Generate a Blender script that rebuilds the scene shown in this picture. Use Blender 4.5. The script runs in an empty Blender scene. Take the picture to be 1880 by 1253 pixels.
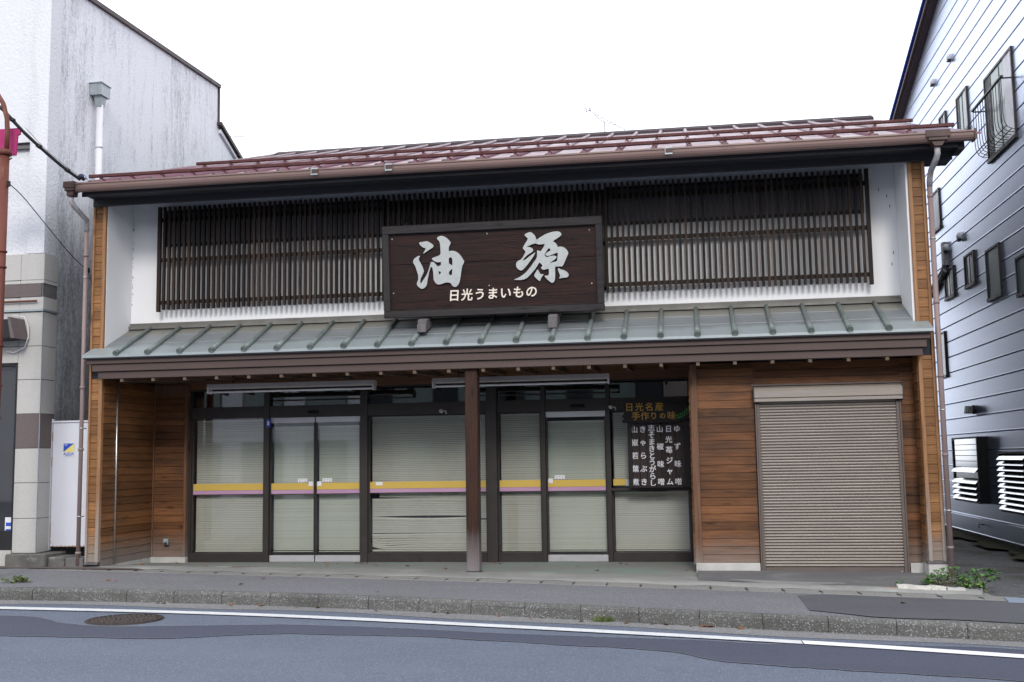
import bpy, bmesh, math, random
from mathutils import Vector, Matrix, noise as mnoise
random.seed(7)
sc = bpy.context.scene
COL = sc.collection
R = math.radians

# ------------------------------------------------------------------ camera
cam = bpy.data.cameras.new('camera'); cam_o = bpy.data.objects.new('camera', cam); COL.objects.link(cam_o)
cam.sensor_width = 36; cam.lens = 1997.156 / 1880 * 36; cam.clip_end = 1500; cam.clip_start = .05
yaw, pit, rol = -0.15723, 0.107734, -0.0155886
fw = Vector((math.sin(yaw)*math.cos(pit), math.cos(yaw)*math.cos(pit), math.sin(pit)))
r0 = Vector((math.cos(yaw), -math.sin(yaw), 0)); u0 = r0.cross(fw)
rt = r0*math.cos(rol) + u0*math.sin(rol); up = u0*math.cos(rol) - r0*math.sin(rol)
m3 = Matrix((rt, up, -fw)).transposed()
cam_o.matrix_world = Matrix.Translation((0, -13.9, 1.5)) @ m3.to_4x4()
sc.camera = cam_o
# ------------------------------------------------------------------ sky and light
W = bpy.data.worlds.new('World'); sc.world = W; W.use_nodes = True
wt = W.node_tree; wt.nodes.clear()
def wn(t, **k):
    n = wt.nodes.new(t)
    for a, b in k.items(): setattr(n, a, b)
    return n
SUN_EL, SUN_AZ = R(32), R(171)
sky = wn('ShaderNodeTexSky', sky_type='NISHITA', sun_disc=False, sun_elevation=SUN_EL, sun_rotation=SUN_AZ, air_density=1.2, dust_density=2.0)
b1 = wn('ShaderNodeBackground'); b1.inputs[1].default_value = .13
b2 = wn('ShaderNodeBackground'); b2.inputs[0].default_value = (.90, .93, 1, 1); b2.inputs[1].default_value = 1.9
tc = wn('ShaderNodeTexCoord'); nz = wn('ShaderNodeTexNoise'); nz.inputs['Scale'].default_value = 1.6; nz.inputs['Detail'].default_value = 5
mr = wn('ShaderNodeMapRange'); mr.inputs[1].default_value = .3; mr.inputs[2].default_value = .6; mr.inputs[3].default_value = .84; mr.inputs[4].default_value = .97
mx = wn('ShaderNodeMixShader'); out = wn('ShaderNodeOutputWorld')
L = wt.links.new
L(tc.outputs['Generated'], nz.inputs['Vector']); L(nz.outputs['Fac'], mr.inputs[0]); L(mr.outputs[0], mx.inputs[0])
L(sky.outputs[0], b1.inputs[0]); L(b1.outputs[0], mx.inputs[1]); L(b2.outputs[0], mx.inputs[2]); L(mx.outputs[0], out.inputs[0])
sl = bpy.data.lights.new('sun', 'SUN'); sl.energy = 1.5; sl.angle = R(13); sl.color = (1, .95, .88)
so = bpy.data.objects.new('sun', sl); COL.objects.link(so)
sd = Vector((math.sin(SUN_AZ)*math.cos(SUN_EL), math.cos(SUN_AZ)*math.cos(SUN_EL), math.sin(SUN_EL)))
so.rotation_euler = sd.to_track_quat('Z', 'Y').to_euler(); so.location = sd*40
sc.view_settings.view_transform = 'Standard'; sc.view_settings.look = 'None'
sc.view_settings.exposure = 0.12; sc.view_settings.gamma = 1.0

# ------------------------------------------------------------------ mesh helpers
class MB:
    def __init__(s): s.v = []; s.f = []; s.sm = []
    def add(s, vs, fs, smooth=False):
        n = len(s.v); s.v += [tuple(v) for v in vs]; s.f += [tuple(i+n for i in f) for f in fs]; s.sm += [smooth]*len(fs); return s
    def box(s, x0, x1, y0, y1, z0, z1):
        if x0 > x1: x0, x1 = x1, x0
        if y0 > y1: y0, y1 = y1, y0
        if z0 > z1: z0, z1 = z1, z0
        return s.add([(x0,y0,z0),(x1,y0,z0),(x1,y1,z0),(x0,y1,z0),(x0,y0,z1),(x1,y0,z1),(x1,y1,z1),(x0,y1,z1)],
              [(0,3,2,1),(4,5,6,7),(0,1,5,4),(1,2,6,5),(2,3,7,6),(3,0,4,7)])
    def hexa(s, a):   # 8 corners: bottom 4 ccw, top 4 ccw
        return s.add(a, [(0,3,2,1),(4,5,6,7),(0,1,5,4),(1,2,6,5),(2,3,7,6),(3,0,4,7)])
    def prism(s, pts, a, b, ax='x', smooth=False):
        # 2D profile extruded along an axis; for x: pts=(y,z); y: (x,z); z: (x,y)
        def P(p, t): return (t,p[0],p[1]) if ax == 'x' else ((p[0],t,p[1]) if ax == 'y' else (p[0],p[1],t))
        n = len(pts); vs = [P(p,a) for p in pts] + [P(p,b) for p in pts]
        ar = sum(pts[i][0]*pts[(i+1)%n][1]-pts[(i+1)%n][0]*pts[i][1] for i in range(n))
        if ax == 'y': ar = -ar
        o = list(range(n)); 
        if (ar > 0) == (b > a): fs = [tuple(reversed(o)), tuple(i+n for i in o)] + [(i,(i+1)%n,(i+1)%n+n,i+n) for i in o]
        else: fs = [tuple(o), tuple(i+n for i in reversed(o))] + [((i+1)%n,i,i+n,(i+1)%n+n) for i in o]
        n0 = len(s.f); s.add(vs, fs, smooth); s.sm[n0] = s.sm[n0+1] = False; return s
    def quad(s, a, b, c, d): return s.add([a,b,c,d], [(0,1,2,3)])
    def tube(s, path, r, n=10, cap=True, r2=None):
        P = [Vector(p) for p in path]; vs = []; fs = []
        ref = None
        for i, p in enumerate(P):
            d = ((P[min(i+1,len(P)-1)]-p).normalized() + (p-P[max(i-1,0)]).normalized()).normalized()
            if ref is None:
                ref = Vector((0,0,1)) if abs(d.z) < .9 else Vector((1,0,0))
            a = (ref - d*ref.dot(d)).normalized(); b = d.cross(a); ref = a
            rr = r if r2 is None else r + (r2-r)*i/(len(P)-1)
            vs += [p + (a*math.cos(2*math.pi*k/n) + b*math.sin(2*math.pi*k/n))*rr for k in range(n)]
        for i in range(len(P)-1):
            for k in range(n):
                fs.append((i*n+k, i*n+(k+1)%n, (i+1)*n+(k+1)%n, (i+1)*n+k))
        s.add(vs, fs, True)
        if cap:
            base = len(s.v)-len(vs)
            s.f.append(tuple(base+k for k in reversed(range(n)))); s.sm.append(False)
            s.f.append(tuple(base+(len(P)-1)*n+k for k in range(n))); s.sm.append(False)
        return s
    def lathe(s, prof, c, n=20, ax='z'):
        vs = []; fs = []
        for (r, h) in prof:
            for k in range(n):
                a = 2*math.pi*k/n; x, y = r*math.cos(a), r*math.sin(a)
                p = (x,y,h) if ax == 'z' else ((h,x,y) if ax == 'x' else (y,h,x))
                vs.append((p[0]+c[0],p[1]+c[1],p[2]+c[2]))
        for i in range(len(prof)-1):
            for k in range(n): fs.append((i*n+k,i*n+(k+1)%n,(i+1)*n+(k+1)%n,(i+1)*n+k))
        s.add(vs, fs, True); return s
    def disc(s, c, r, nrm='y', n=16, sx=1):
        vs = []
        for k in range(n):
            a = 2*math.pi*k/n; x, y = r*math.cos(a)*sx, r*math.sin(a)
            vs.append((c[0]+x,c[1],c[2]+y) if nrm == 'y' else ((c[0],c[1]+x,c[2]+y) if nrm == 'x' else (c[0]+x,c[1]+y,c[2])))
        return s.add(vs, [tuple(range(n))])
    def mesh_in(s, me, M):
        n = len(s.v); s.v += [tuple(M @ v.co) for v in me.vertices]
        for p in me.polygons: s.f.append(tuple(i+n for i in p.vertices)); s.sm.append(False)
        return s
    def text(s, body, x, z, size, y, depth=.004, off=0, sx=1, M=None, italic=0):
        cu = bpy.data.curves.new('t', 'FONT'); cu.body = body; cu.size = size; cu.align_x = 'CENTER'; cu.align_y = 'CENTER'
        cu.extrude = depth/2; cu.resolution_u = 4; cu.shear = italic
        o = bpy.data.objects.new('t', cu); COL.objects.link(o)
        me = bpy.data.meshes.new_from_object(o.evaluated_get(bpy.context.evaluated_depsgraph_get()))
        k = 0
        for (ox, oz) in ((0,0),(off,off*.4),(-off,-off*.4),(off*.4,-off),(-off*.4,off)) if off else ((0,0),):
            s.mesh_in(me, Matrix.Translation((x+ox,y-k*.0003,z+oz)) @ Matrix.Rotation(R(90),4,'X') @ Matrix.Diagonal((sx,1,1,1))); k += 1
        bpy.data.objects.remove(o); bpy.data.curves.remove(cu); bpy.data.meshes.remove(me)
        return s
    def outline(s, loops, f, y0, y1, it=2):
        cu = bpy.data.curves.new('t', 'CURVE'); cu.dimensions = '2D'; cu.fill_mode = 'BOTH'; cu.extrude = abs(y1-y0)/2
        for lp in loops:
            p = [f(*q) for q in lp]
            for _ in range(it):
                q = []
                for i in range(len(p)):
                    a, b = p[i], p[(i+1)%len(p)]
                    q += [(a[0]*.8+b[0]*.2, a[1]*.8+b[1]*.2), (a[0]*.2+b[0]*.8, a[1]*.2+b[1]*.8)]
                p = q
            sp = cu.splines.new('POLY'); sp.points.add(len(p)-1)
            for i, a in enumerate(p): sp.points[i].co = (a[0], a[1], 0, 1)
            sp.use_cyclic_u = True
        o = bpy.data.objects.new('t', cu); COL.objects.link(o)
        me = bpy.data.meshes.new_from_object(o.evaluated_get(bpy.context.evaluated_depsgraph_get()))
        s.mesh_in(me, Matrix.Translation((0,(y0+y1)/2,0)) @ Matrix.Rotation(R(90),4,'X'))
        bpy.data.objects.remove(o); bpy.data.curves.remove(cu); bpy.data.meshes.remove(me)
        return s
    def build(s, name, mat, parent=None, bev=0, local=False):
        me = bpy.data.meshes.new(name); me.from_pydata(s.v, [], s.f); me.update()
        me.polygons.foreach_set('use_smooth', s.sm)
        for m in (mat if isinstance(mat, (list,tuple)) else [mat]): me.materials.append(m)
        o = bpy.data.objects.new(name, me); COL.objects.link(o)
        if parent:
            o.parent = parent
            if not local: o.matrix_parent_inverse = world(parent).inverted()
        if bev:
            b = o.modifiers.new('bevel', 'BEVEL'); b.width = bev; b.segments = 1; b.limit_method = 'ANGLE'; b.angle_limit = R(50)
        return o
def world(o):
    M = Matrix.LocRotScale(o.location, o.rotation_euler, o.scale)
    return world(o.parent) @ o.matrix_parent_inverse @ M if o.parent else M
def thing(name, loc, label, cat, group=None, rot=(0,0,0)):
    o = bpy.data.objects.new(name, None); COL.objects.link(o); o.location = loc; o.rotation_euler = rot; o.empty_display_size = .2
    o['label'] = label; o['category'] = cat
    if group: o['group'] = group
    return o
def tag(o, label, cat, group=None):
    o['label'] = label; o['category'] = cat
    if group: o['group'] = group
    return o
def struct(o): o['kind'] = 'structure'; return o

# ------------------------------------------------------------------ material helpers
def newmat(name):
    m = bpy.data.materials.new(name); m.use_nodes = True; nt = m.node_tree
    b = nt.nodes['Principled BSDF']; return m, nt, b
def nd(nt, t, ins=None, **k):
    n = nt.nodes.new(t)
    for a, v in k.items(): setattr(n, a, v)
    for a, v in (ins or {}).items():
        if hasattr(v, 'is_output'): nt.links.new(v, n.inputs[a])
        else: n.inputs[a].default_value = v
    return n
def c4(c): return (c[0], c[1], c[2], 1)
def coords(nt, sc_=(1,1,1), rot=(0,0,0)):
    t = nd(nt, 'ShaderNodeTexCoord'); m = nd(nt, 'ShaderNodeMapping', {'Vector': t.outputs['Object'], 'Scale': sc_, 'Rotation': rot}); return m.outputs[0]
def noise(nt, v, s, d=4, r=.55): return nd(nt, 'ShaderNodeTexNoise', {'Vector': v, 'Scale': s, 'Detail': d, 'Roughness': r}).outputs['Fac']
def ramp(nt, f, a, b, lo=0., hi=1.): return nd(nt, 'ShaderNodeMapRange', {0: f, 1: a, 2: b, 3: lo, 4: hi}).outputs[0]
def mixc(nt, f, a, b, bt='MIX'):
    n = nt.nodes.new('ShaderNodeMix'); n.data_type = 'RGBA'; n.blend_type = bt
    for i, v in ((0, f), (6, a), (7, b)):
        if hasattr(v, 'is_output'): nt.links.new(v, n.inputs[i])
        else: n.inputs[i].default_value = c4(v) if isinstance(v, (tuple,list)) else v
    return n.outputs[2]
def math_(nt, op, a, b=0.):
    n = nd(nt, 'ShaderNodeMath', operation=op)
    for i, v in ((0,a),(1,b)):
        if hasattr(v, 'is_output'): nt.links.new(v, n.inputs[i])
        else: n.inputs[i].default_value = v
    return n.outputs[0]
def bump(nt, b, h, st, dist=.01):
    n = nd(nt, 'ShaderNodeBump', {'Height': h, 'Strength': st, 'Distance': dist}); nt.links.new(n.outputs[0], b.inputs['Normal'])
def pm(name, c1, c2=None, scale=3, rough=.6, metal=0, stretch=(1,1,1), bp=.0, bscale=60, jit=0, dirt=None, dirts=1.5, dlo=.5, dhi=.7, spec=.3, dst=(1,1,1), rj=.1):
    m, nt, b = newmat(name); v = coords(nt, stretch); c2 = c2 or tuple(x*.8 for x in c1)
    col = mixc(nt, ramp(nt, noise(nt, v, scale, 6), .3, .7), c1, c2)
    if dirt:
        col = mixc(nt, ramp(nt, noise(nt, coords(nt, dst), dirts, 7, .65), dlo, dhi), col, dirt)
    if jit:
        g = nd(nt, 'ShaderNodeNewGeometry'); r = ramp(nt, g.outputs['Random Per Island'], 0, 1, 1-jit, 1+jit)
        x = nd(nt, 'ShaderNodeCombineColor', {0: r, 1: r, 2: r}); col = mixc(nt, 1., col, x.outputs[0], 'MULTIPLY')
    nt.links.new(col, b.inputs['Base Color'])
    b.inputs['Metallic'].default_value = metal; b.inputs['Specular IOR Level'].default_value = spec
    nt.links.new(ramp(nt, noise(nt, v, scale*2.3, 4), .3, .7, rough-rj, rough+rj), b.inputs['Roughness'])
    if bp: bump(nt, b, noise(nt, v, bscale, 5, .6), bp)
    return m
def wood(name, c1, c2, axis='x', jit=.18, rough=.55, grey=None, gz=None, dark=None, bp=.25):
    """sawn boards: streaky grain along the board, knots, boards differing in tone; optional weathered grey at the foot"""
    m, nt, b = newmat(name)
    st = {'x': (.7,9,14), 'y': (9,.7,14), 'z': (14,9,.7)}[axis]
    g = nd(nt, 'ShaderNodeNewGeometry'); rnd = g.outputs['Random Per Island']
    off = nd(nt, 'ShaderNodeCombineXYZ', {0: math_(nt,'MULTIPLY',rnd,37.), 1: math_(nt,'MULTIPLY',rnd,11.), 2: math_(nt,'MULTIPLY',rnd,53.)})
    v0 = nd(nt, 'ShaderNodeVectorMath', {0: coords(nt, st), 1: off.outputs[0]}, operation='ADD').outputs[0]
    gr = noise(nt, v0, 3.2, 8, .65); fine = noise(nt, v0, 14, 4, .7)
    col = mixc(nt, ramp(nt, gr, .35, .68), c1, c2)
    col = mixc(nt, ramp(nt, fine, .52, .75, 0, .45), col, tuple(x*.45 for x in c2))
    kn = nd(nt, 'ShaderNodeTexVoronoi', {'Vector': nd(nt, 'ShaderNodeVectorMath', {0: coords(nt, {'x':(2.2,5,9),'y':(5,2.2,9),'z':(9,5,2.2)}[axis]), 1: off.outputs[0]}, operation='ADD').outputs[0], 'Scale': 1.0})
    col = mixc(nt, ramp(nt, kn.outputs['Distance'], .05, .22, .75, 0), col, tuple(x*.3 for x in c2))
    if dark:
        col = mixc(nt, ramp(nt, noise(nt, coords(nt, (.7,.7,2.6)), 2.1, 6, .6), .44, .66, 0, .62), col, dark)
    r = ramp(nt, rnd, 0, 1, 1-jit, 1+jit); cc = nd(nt, 'ShaderNodeCombineColor', {0: r, 1: r, 2: r})
    col = mixc(nt, 1., col, cc.outputs[0], 'MULTIPLY')
    if grey:
        sp = nd(nt, 'ShaderNodeSeparateXYZ', {0: coords(nt)})
        zz = math_(nt, 'ADD', sp.outputs[2], math_(nt, 'MULTIPLY', noise(nt, v0, 5, 5), -.5))
        col = mixc(nt, ramp(nt, zz, gz[0]-.25, gz[1]-.25, .9, 0), col, grey)
    nt.links.new(col, b.inputs['Base Color']); b.inputs['Roughness'].default_value = rough; b.inputs['Specular IOR Level'].default_value = .18
    bump(nt, b, math_(nt,'ADD',gr,fine), bp, .004); return m

M = {}
M['board'] = wood('cedar_boards', (.30,.15,.06), (.18,.082,.031), 'x', .24, .5, (.24,.22,.20), (.22,.62), (.13,.06,.03))
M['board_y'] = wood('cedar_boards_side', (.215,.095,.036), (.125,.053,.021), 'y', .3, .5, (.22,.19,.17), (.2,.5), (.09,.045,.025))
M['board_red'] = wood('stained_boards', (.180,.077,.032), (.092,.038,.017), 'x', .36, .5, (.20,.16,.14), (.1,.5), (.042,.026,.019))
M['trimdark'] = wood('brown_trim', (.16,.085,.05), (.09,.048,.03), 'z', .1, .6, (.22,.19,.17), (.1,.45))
M['trim'] = wood('cedar_trim', (.33,.18,.09), (.2,.10,.05), 'z', .1, .6, (.30,.27,.25), (.35,1.25))
M['post'] = wood('old_post', (.050,.022,.014), (.020,.012,.010), 'z', .1, .5, (.26,.24,.25), (-.1,.62))
M['lattice'] = wood('lattice_wood', (.036,.023,.017), (.017,.013,.012), 'z', .6, .65)
M['fascia'] = pm('painted_fascia', (.088,.060,.054), (.072,.049,.045), 2, .5, 0, (.4,3,3), .05, 30, .06)
M['beam'] = pm('dark_eave_boards', (.035,.034,.04), (.027,.026,.031), 2, .6, 0, (.4,3,3), .05, 30, .08)
M['rafter'] = wood('rafter_wood', (.16,.11,.08), (.09,.06,.045), 'y', .15, .7)
M['ceil'] = wood('ceiling_boards', (.17,.08,.04), (.10,.05,.03), 'x', .15, .6)
M['plaster'] = pm('white_plaster', (.80,.80,.81), (.76,.76,.78), 1.2, .85, 0, (1,1,.6), .08, 90, 0, (.55,.55,.56), 1.1, .66, .85, rj=.03)
M['concrete'] = pm('bare_concrete', (.50,.49,.47), (.40,.39,.37), 6, .9, 0, (1,1,1), .25, 60, 0, (.22,.20,.18), 4, .6, .8)
M['oldconc'] = pm('dirty_concrete', (.15,.145,.135), (.09,.088,.082), 5, .95, 0, (1,1,1), .6, 40, 0, (.3,.29,.27), 7, .55, .75)
M['whiteconc'] = pm('whitewashed_concrete', (.62,.60,.56), (.45,.43,.39), 14, .9, 0, (1,1,1), .5, 45, 0, (.18,.15,.12), 9, .58, .72)
M['copper'] = pm('patinated_copper_sheet', (.315,.335,.345), (.245,.262,.27), 1.6, .42, .45, (.6,2.5,2.5), .04, 20, 0, (.27,.26,.20), 1.2, .5, .75, dst=(.3,2.4,1))
def copper():
    m, nt, b = newmat('patinated_copper_courses')
    sp = nd(nt, 'ShaderNodeSeparateXYZ', {0: coords(nt)}); n = noise(nt, coords(nt,(.6,2.5,2.5)), 1.6, 6); n2 = noise(nt, coords(nt,(.9,1.4,1)), 2.6, 7, .65)
    y = math_(nt, 'ADD', sp.outputs[1], ramp(nt, n2, .3, .7, -.07, .07))
    c = mixc(nt, ramp(nt, n, .3, .7), (.26,.282,.295), (.21,.228,.24))
    c = mixc(nt, ramp(nt, y, .40, .50), c, (.245,.24,.21))
    c = mixc(nt, ramp(nt, y, -.04, .06, 1, 0), c, (.335,.38,.39))
    c = mixc(nt, ramp(nt, n2, .62, .75, 0, .5), c, (.20,.19,.15))
    nt.links.new(c, b.inputs['Base Color']); b.inputs['Metallic'].default_value = .4; b.inputs['Roughness'].default_value = .42
    bump(nt, b, noise(nt, coords(nt), 9, 4), .12, .01); return m
M['copper'] = copper()
M['copper_roll'] = pm('copper_roll_caps', (.20,.235,.22), (.13,.15,.145), 9, .5, .35, (2,1,1), .15, 40, .12, (.24,.27,.26), 7, .55, .75)
M['flash'] = pm('roof_flashing', (.17,.165,.15), (.12,.115,.105), 3, .6, .2)
M['redroof'] = pm('burgundy_roof_sheet', (.175,.09,.115), (.15,.078,.098), 1.5, .36, .4, (1,.6,.6), .03, 15, .05, (.16,.10,.10), 2, .55, .8)
M['ridgemetal'] = pm('dark_ridge_metal', (.07,.055,.06), (.055,.045,.05), 4, .75, 0, spec=.1)
M['ribcap'] = pm('rib_end_caps', (.13,.095,.105), (.09,.065,.075), 9, .5, .2)
M['redbar'] = pm('rusty_red_snow_bar', (.10,.032,.032), (.065,.022,.022), 6, .6, .2, (1,1,1), .2, 50, .1, (.25,.20,.18), 5, .68, .75)
M['gutter'] = pm('brown_gutter', (.235,.155,.14), (.20,.135,.12), 2, .38, .1, (.5,1,1), .02, 30, 0, (.12,.08,.07), 3, .6, .8)
M['gutterdark'] = pm('dark_gutter_fitting', (.075,.045,.04), (.06,.036,.034), 5, .45, .1)
M['pipe'] = pm('mauve_brown_downpipe', (.26,.19,.185), (.22,.165,.16), 3, .45, 0, (1,1,.4), .03, 30, 0, (.33,.27,.26), 4, .6, .8)
M['pipegrey'] = pm('weathered_elbow', (.42,.40,.42), (.22,.2,.21), 14, .5, 0, (1,1,1), .05)
M['steel'] = pm('bright_steel', (.62,.62,.63), (.5,.5,.51), 8, .32, .9)
M['darksteel'] = pm('dark_cap_metal', (.05,.05,.058), (.04,.04,.045), 4, .45, .3)
M['alu'] = pm('dark_bronze_aluminium', (.050,.042,.040), (.041,.035,.034), 4, .42, .3, (1,1,1), .02)
M['alulight'] = pm('satin_aluminium_rail', (.52,.51,.53), (.45,.44,.46), 7, .42, .5, (.3,1,1), .02, 40, 0, (.3,.28,.27), 5, .62, .8)
M['shutter'] = pm('shutter_slats', (.30,.262,.235), (.262,.228,.205), 3, .52, .15, (.4,1,3), .06, 30, .05, (.31,.285,.27), 6, .62, .8, dst=(1,1,4))
M['shutterbox'] = pm('shutter_box', (.33,.285,.25), (.27,.235,.21), 3, .5, .15, (.3,1,4), .05, 30, 0, (.30,.29,.30), 3, .55, .7, dst=(.4,1,4))
M['shutterframe'] = pm('shutter_guides', (.145,.118,.108), (.12,.10,.09), 3, .5, .2, (1,1,.5))
M['blind'] = pm('blind_slats', (.65,.65,.60), (.59,.59,.54), 2, .5, 0, (1,1,.6), 0, 10, .03, spec=.3)
M['blindgreen'] = pm('door_blind_slats', (.65,.68,.62), (.60,.63,.57), 2, .5, 0, (1,1,.6), 0, 10, .03, spec=.3)
M['yellow'] = pm('yellow_vinyl', (.58,.40,.085), (.52,.36,.085), 3, .4, 0, (.5,1,1), 0, 10, 0, (.6,.42,.12), 4, .6, .8)
M['pink'] = pm('mauve_vinyl', (.42,.24,.38), (.46,.29,.42), 3, .4, 0, (.5,1,1))
M['paper'] = pm('white_label', (.72,.72,.75), (.66,.66,.69), 5, .5)
M['ink'] = pm('grey_print', (.2,.2,.24), (.25,.2,.22), 5, .6)
M['signwood'] = wood('sign_planks', (.032,.012,.0095), (.006,.005,.0055), 'x', .25, .5, None, None, (.012,.007,.008), .8)
M['signframe'] = wood('sign_frame_wood', (.040,.035,.036), (.020,.018,.019), 'x', .12, .6, None, None, None, .4)
M['bracket'] = wood('grey_bracket_wood', (.15,.138,.142), (.08,.073,.076), 'z', .1, .7)
M['silver'] = pm('dull_silver_characters', (.50,.52,.51), (.44,.46,.46), 9, .45, .45, (1,1,1), .05, 60)
M['cream'] = pm('cream_letters', (.80,.72,.62), (.70,.62,.53), 20, .6)
M['gold'] = pm('gold_letters', (.42,.25,.05), (.34,.19,.04), 20, .6)
M['whiteink'] = pm('white_letters', (.66,.66,.70), (.58,.58,.62), 20, .6)
M['leafgreen'] = pm('green_painted_sprig', (.05,.26,.07), (.04,.2,.05), 20, .6)
M['blackboard'] = wood('black_board', (.022,.018,.019), (.012,.011,.012), 'z', .3, .55)
M['menuwood'] = wood('menu_planks', (.035,.025,.024), (.02,.016,.016), 'z', .3, .6)
M['lampwhite'] = pm('lamp_housing', (.50,.47,.47), (.44,.42,.42), 5, .5)
M['tube'] = pm('unlit_tube', (.66,.66,.68), (.6,.6,.62), 5, .3)
M['black'] = pm('black_plastic', (.018,.018,.02), (.014,.014,.016), 5, .5)
M['interior'] = pm('dim_interior', (.06,.06,.065), (.045,.045,.05), 1, .8)
M['rearwall'] = pm('shop_side_cladding', (.036,.042,.056), (.028,.033,.044), 1.5, .75, 0, (1,1,3), .1, 20)
M['tile_d'] = pm('brown_tile', (.150,.118,.115), (.105,.085,.085), 60, .7, 0, (1,1,1), .15, 120)
M['ledge'] = pm('grey_ledge', (.16,.15,.15), (.11,.105,.105), 5, .8)
M['brownmetal'] = pm('dark_brown_metal_edge', (.075,.055,.055), (.055,.042,.042), 4, .5, .2)
M['rust'] = pm('rusty_red_pole_paint', (.15,.045,.030), (.115,.036,.026), 4, .55, .1, (1,1,.3), .15, 40, 0, (.30,.17,.13), 5, .6, .8, dst=(2,2,.4))
M['banner'] = pm('magenta_banner', (.40,.025,.14), (.33,.02,.11), 4, .6)
M['rubber'] = pm('black_cable', (.016,.016,.018), (.022,.022,.025), 20, .45, 0, (1,1,1), .3, 60)
M['whitepvc'] = pm('aged_white_pipe', (.66,.66,.70), (.58,.58,.62), 3, .5, 0, (1,1,.3), .04, 40, 0, (.35,.35,.37), 3, .6, .8)
M['galv'] = pm('galvanised_box', (.36,.40,.42), (.28,.31,.33), 10, .45, .5)
M['doorwhite'] = pm('painted_metal_door', (.66,.67,.73), (.62,.63,.69), 2, .45, 0, (1,1,.5), .03, 20, 0, (.5,.48,.5), 3, .66, .85)
M['rustband'] = pm('rust_stain', (.25,.12,.07), (.42,.3,.25), 16, .8)
M['blue'] = pm('blue_print', (.03,.09,.50), (.03,.08,.42), 4, .5)
M['yel2'] = pm('pale_yellow_print', (.75,.66,.20), (.7,.6,.18), 4, .5)
M['bluemet'] = pm('blue_grey_steel_grate', (.36,.44,.55), (.28,.35,.45), 6, .5, .3, (1,1,1), .1, 50)
M['white'] = pm('fresh_white_metal', (.78,.78,.80), (.72,.72,.75), 4, .4)
M['leafdry'] = pm('dry_leaf', (.30,.12,.05), (.18,.08,.04), 30, .8, 0, (1,1,1), .2, 60, .4)
M['leaforange'] = pm('orange_leaf', (.45,.22,.07), (.36,.15,.05), 30, .8, 0, (1,1,1), .2, 60, .3)
M['weed'] = pm('weed_leaves', (.11,.24,.06), (.06,.15,.035), 12, .55, 0, (1,1,1), .1, 60, .35)
M['weedpale'] = pm('pale_weed_leaves', (.17,.22,.06), (.10,.15,.04), 12, .55, 0, (1,1,1), .1, 60, .3)
M['stem'] = pm('weed_stem', (.12,.11,.05), (.09,.08,.04), 10, .7)
M['iron'] = pm('cast_iron', (.065,.05,.047), (.04,.034,.033), 20, .6, .4, (1,1,1), .2, 80, 0, (.16,.12,.10), 8, .6, .8)
M['ironlight'] = pm('worn_iron_bosses', (.12,.105,.10), (.09,.075,.072), 20, .55, .3)
M['paint'] = pm('white_road_paint', (.66,.67,.68), (.55,.56,.57), 8, .7, 0, (1,1,1), .4, 90, 0, (.2,.21,.23), 26, .60, .70)
M['paintnew'] = pm('new_white_road_paint', (.76,.77,.78), (.70,.71,.72), 8, .65, 0, (1,1,1), .3, 90)

def glass(name, tint=(1,1,1), f=1.0, rough=.02):
    m, nt, b = newmat(name); nt.nodes.remove(b)
    fr = nd(nt, 'ShaderNodeFresnel', {0: 1.5}); t = nd(nt, 'ShaderNodeBsdfTransparent', {0: c4(tint)})
    g = nd(nt, 'ShaderNodeBsdfGlossy', {0: (1,1,1,1), 1: rough})
    mxx = nd(nt, 'ShaderNodeMixShader', {0: math_(nt,'MULTIPLY',fr.outputs[0],f*1.8), 1: t.outputs[0], 2: g.outputs[0]})
    nt.links.new(mxx.outputs[0], nt.nodes['Material Output'].inputs[0]); return m
M['panelgrey'] = pm('dim_grey_panel', (.16,.16,.19), (.12,.12,.145), 3, .6)
M['glass'] = glass('window_glass', (.88,.89,.87), 1.35, .03)
M['glassdark'] = glass('dim_window_glass', (.45,.5,.52), 1.4)
def frosted():
    m, nt, b = newmat('frosted_glass'); b.inputs['Base Color'].default_value = (.16,.22,.21,1); b.inputs['Roughness'].default_value = .22; b.inputs['Specular IOR Level'].default_value = .8; return m
M['frost'] = frosted()

def stucco():
    m, nt, b = newmat('stained_white_stucco'); v = coords(nt)
    n1 = noise(nt, coords(nt, (2.6,2.6,.34)), 1.9, 9, .78)      # streaks running down
    n2 = noise(nt, coords(nt, (1,1,.6)), .55, 4, .5)            # where they gather
    fine = noise(nt, coords(nt, (1,1,.45)), 34, 4, .75)
    sp = nd(nt, 'ShaderNodeSeparateXYZ', {0: v})
    low = ramp(nt, sp.outputs[2], 2.2, 5.6, .20, 0.)
    yy = ramp(nt, sp.outputs[1], -.5, .4, -.14, 0.)             # street side is cleaner
    s = math_(nt, 'ADD', math_(nt, 'ADD', math_(nt,'MULTIPLY',n1,.75), math_(nt,'MULTIPLY',n2,.42)), math_(nt,'ADD',low,yy))
    s = math_(nt, 'ADD', s, math_(nt,'MULTIPLY',math_(nt,'SUBTRACT',fine,.5),.55))
    col = mixc(nt, ramp(nt, s, .56, .84, 0, .85), (.75,.76,.80), (.155,.155,.17))
    nt.links.new(col, b.inputs['Base Color']); b.inputs['Roughness'].default_value = .9
    bump(nt, b, noise(nt, v, 30, 5, .65), .7, .02); return m
M['stucco'] = stucco()
def stucco_clean():
    m, nt, b = newmat('pale_stucco'); v = coords(nt)
    n1 = noise(nt, coords(nt, (2,2,.3)), 1.5, 7, .7)
    col = mixc(nt, ramp(nt, n1, .5, .85, 0, .6), (.66,.665,.70), (.40,.40,.42))
    nt.links.new(col, b.inputs['Base Color']); b.inputs['Roughness'].default_value = .9
    bump(nt, b, noise(nt, v, 26, 5, .65), .8, .02); return m
M['stuccoclean'] = stucco_clean()
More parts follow.
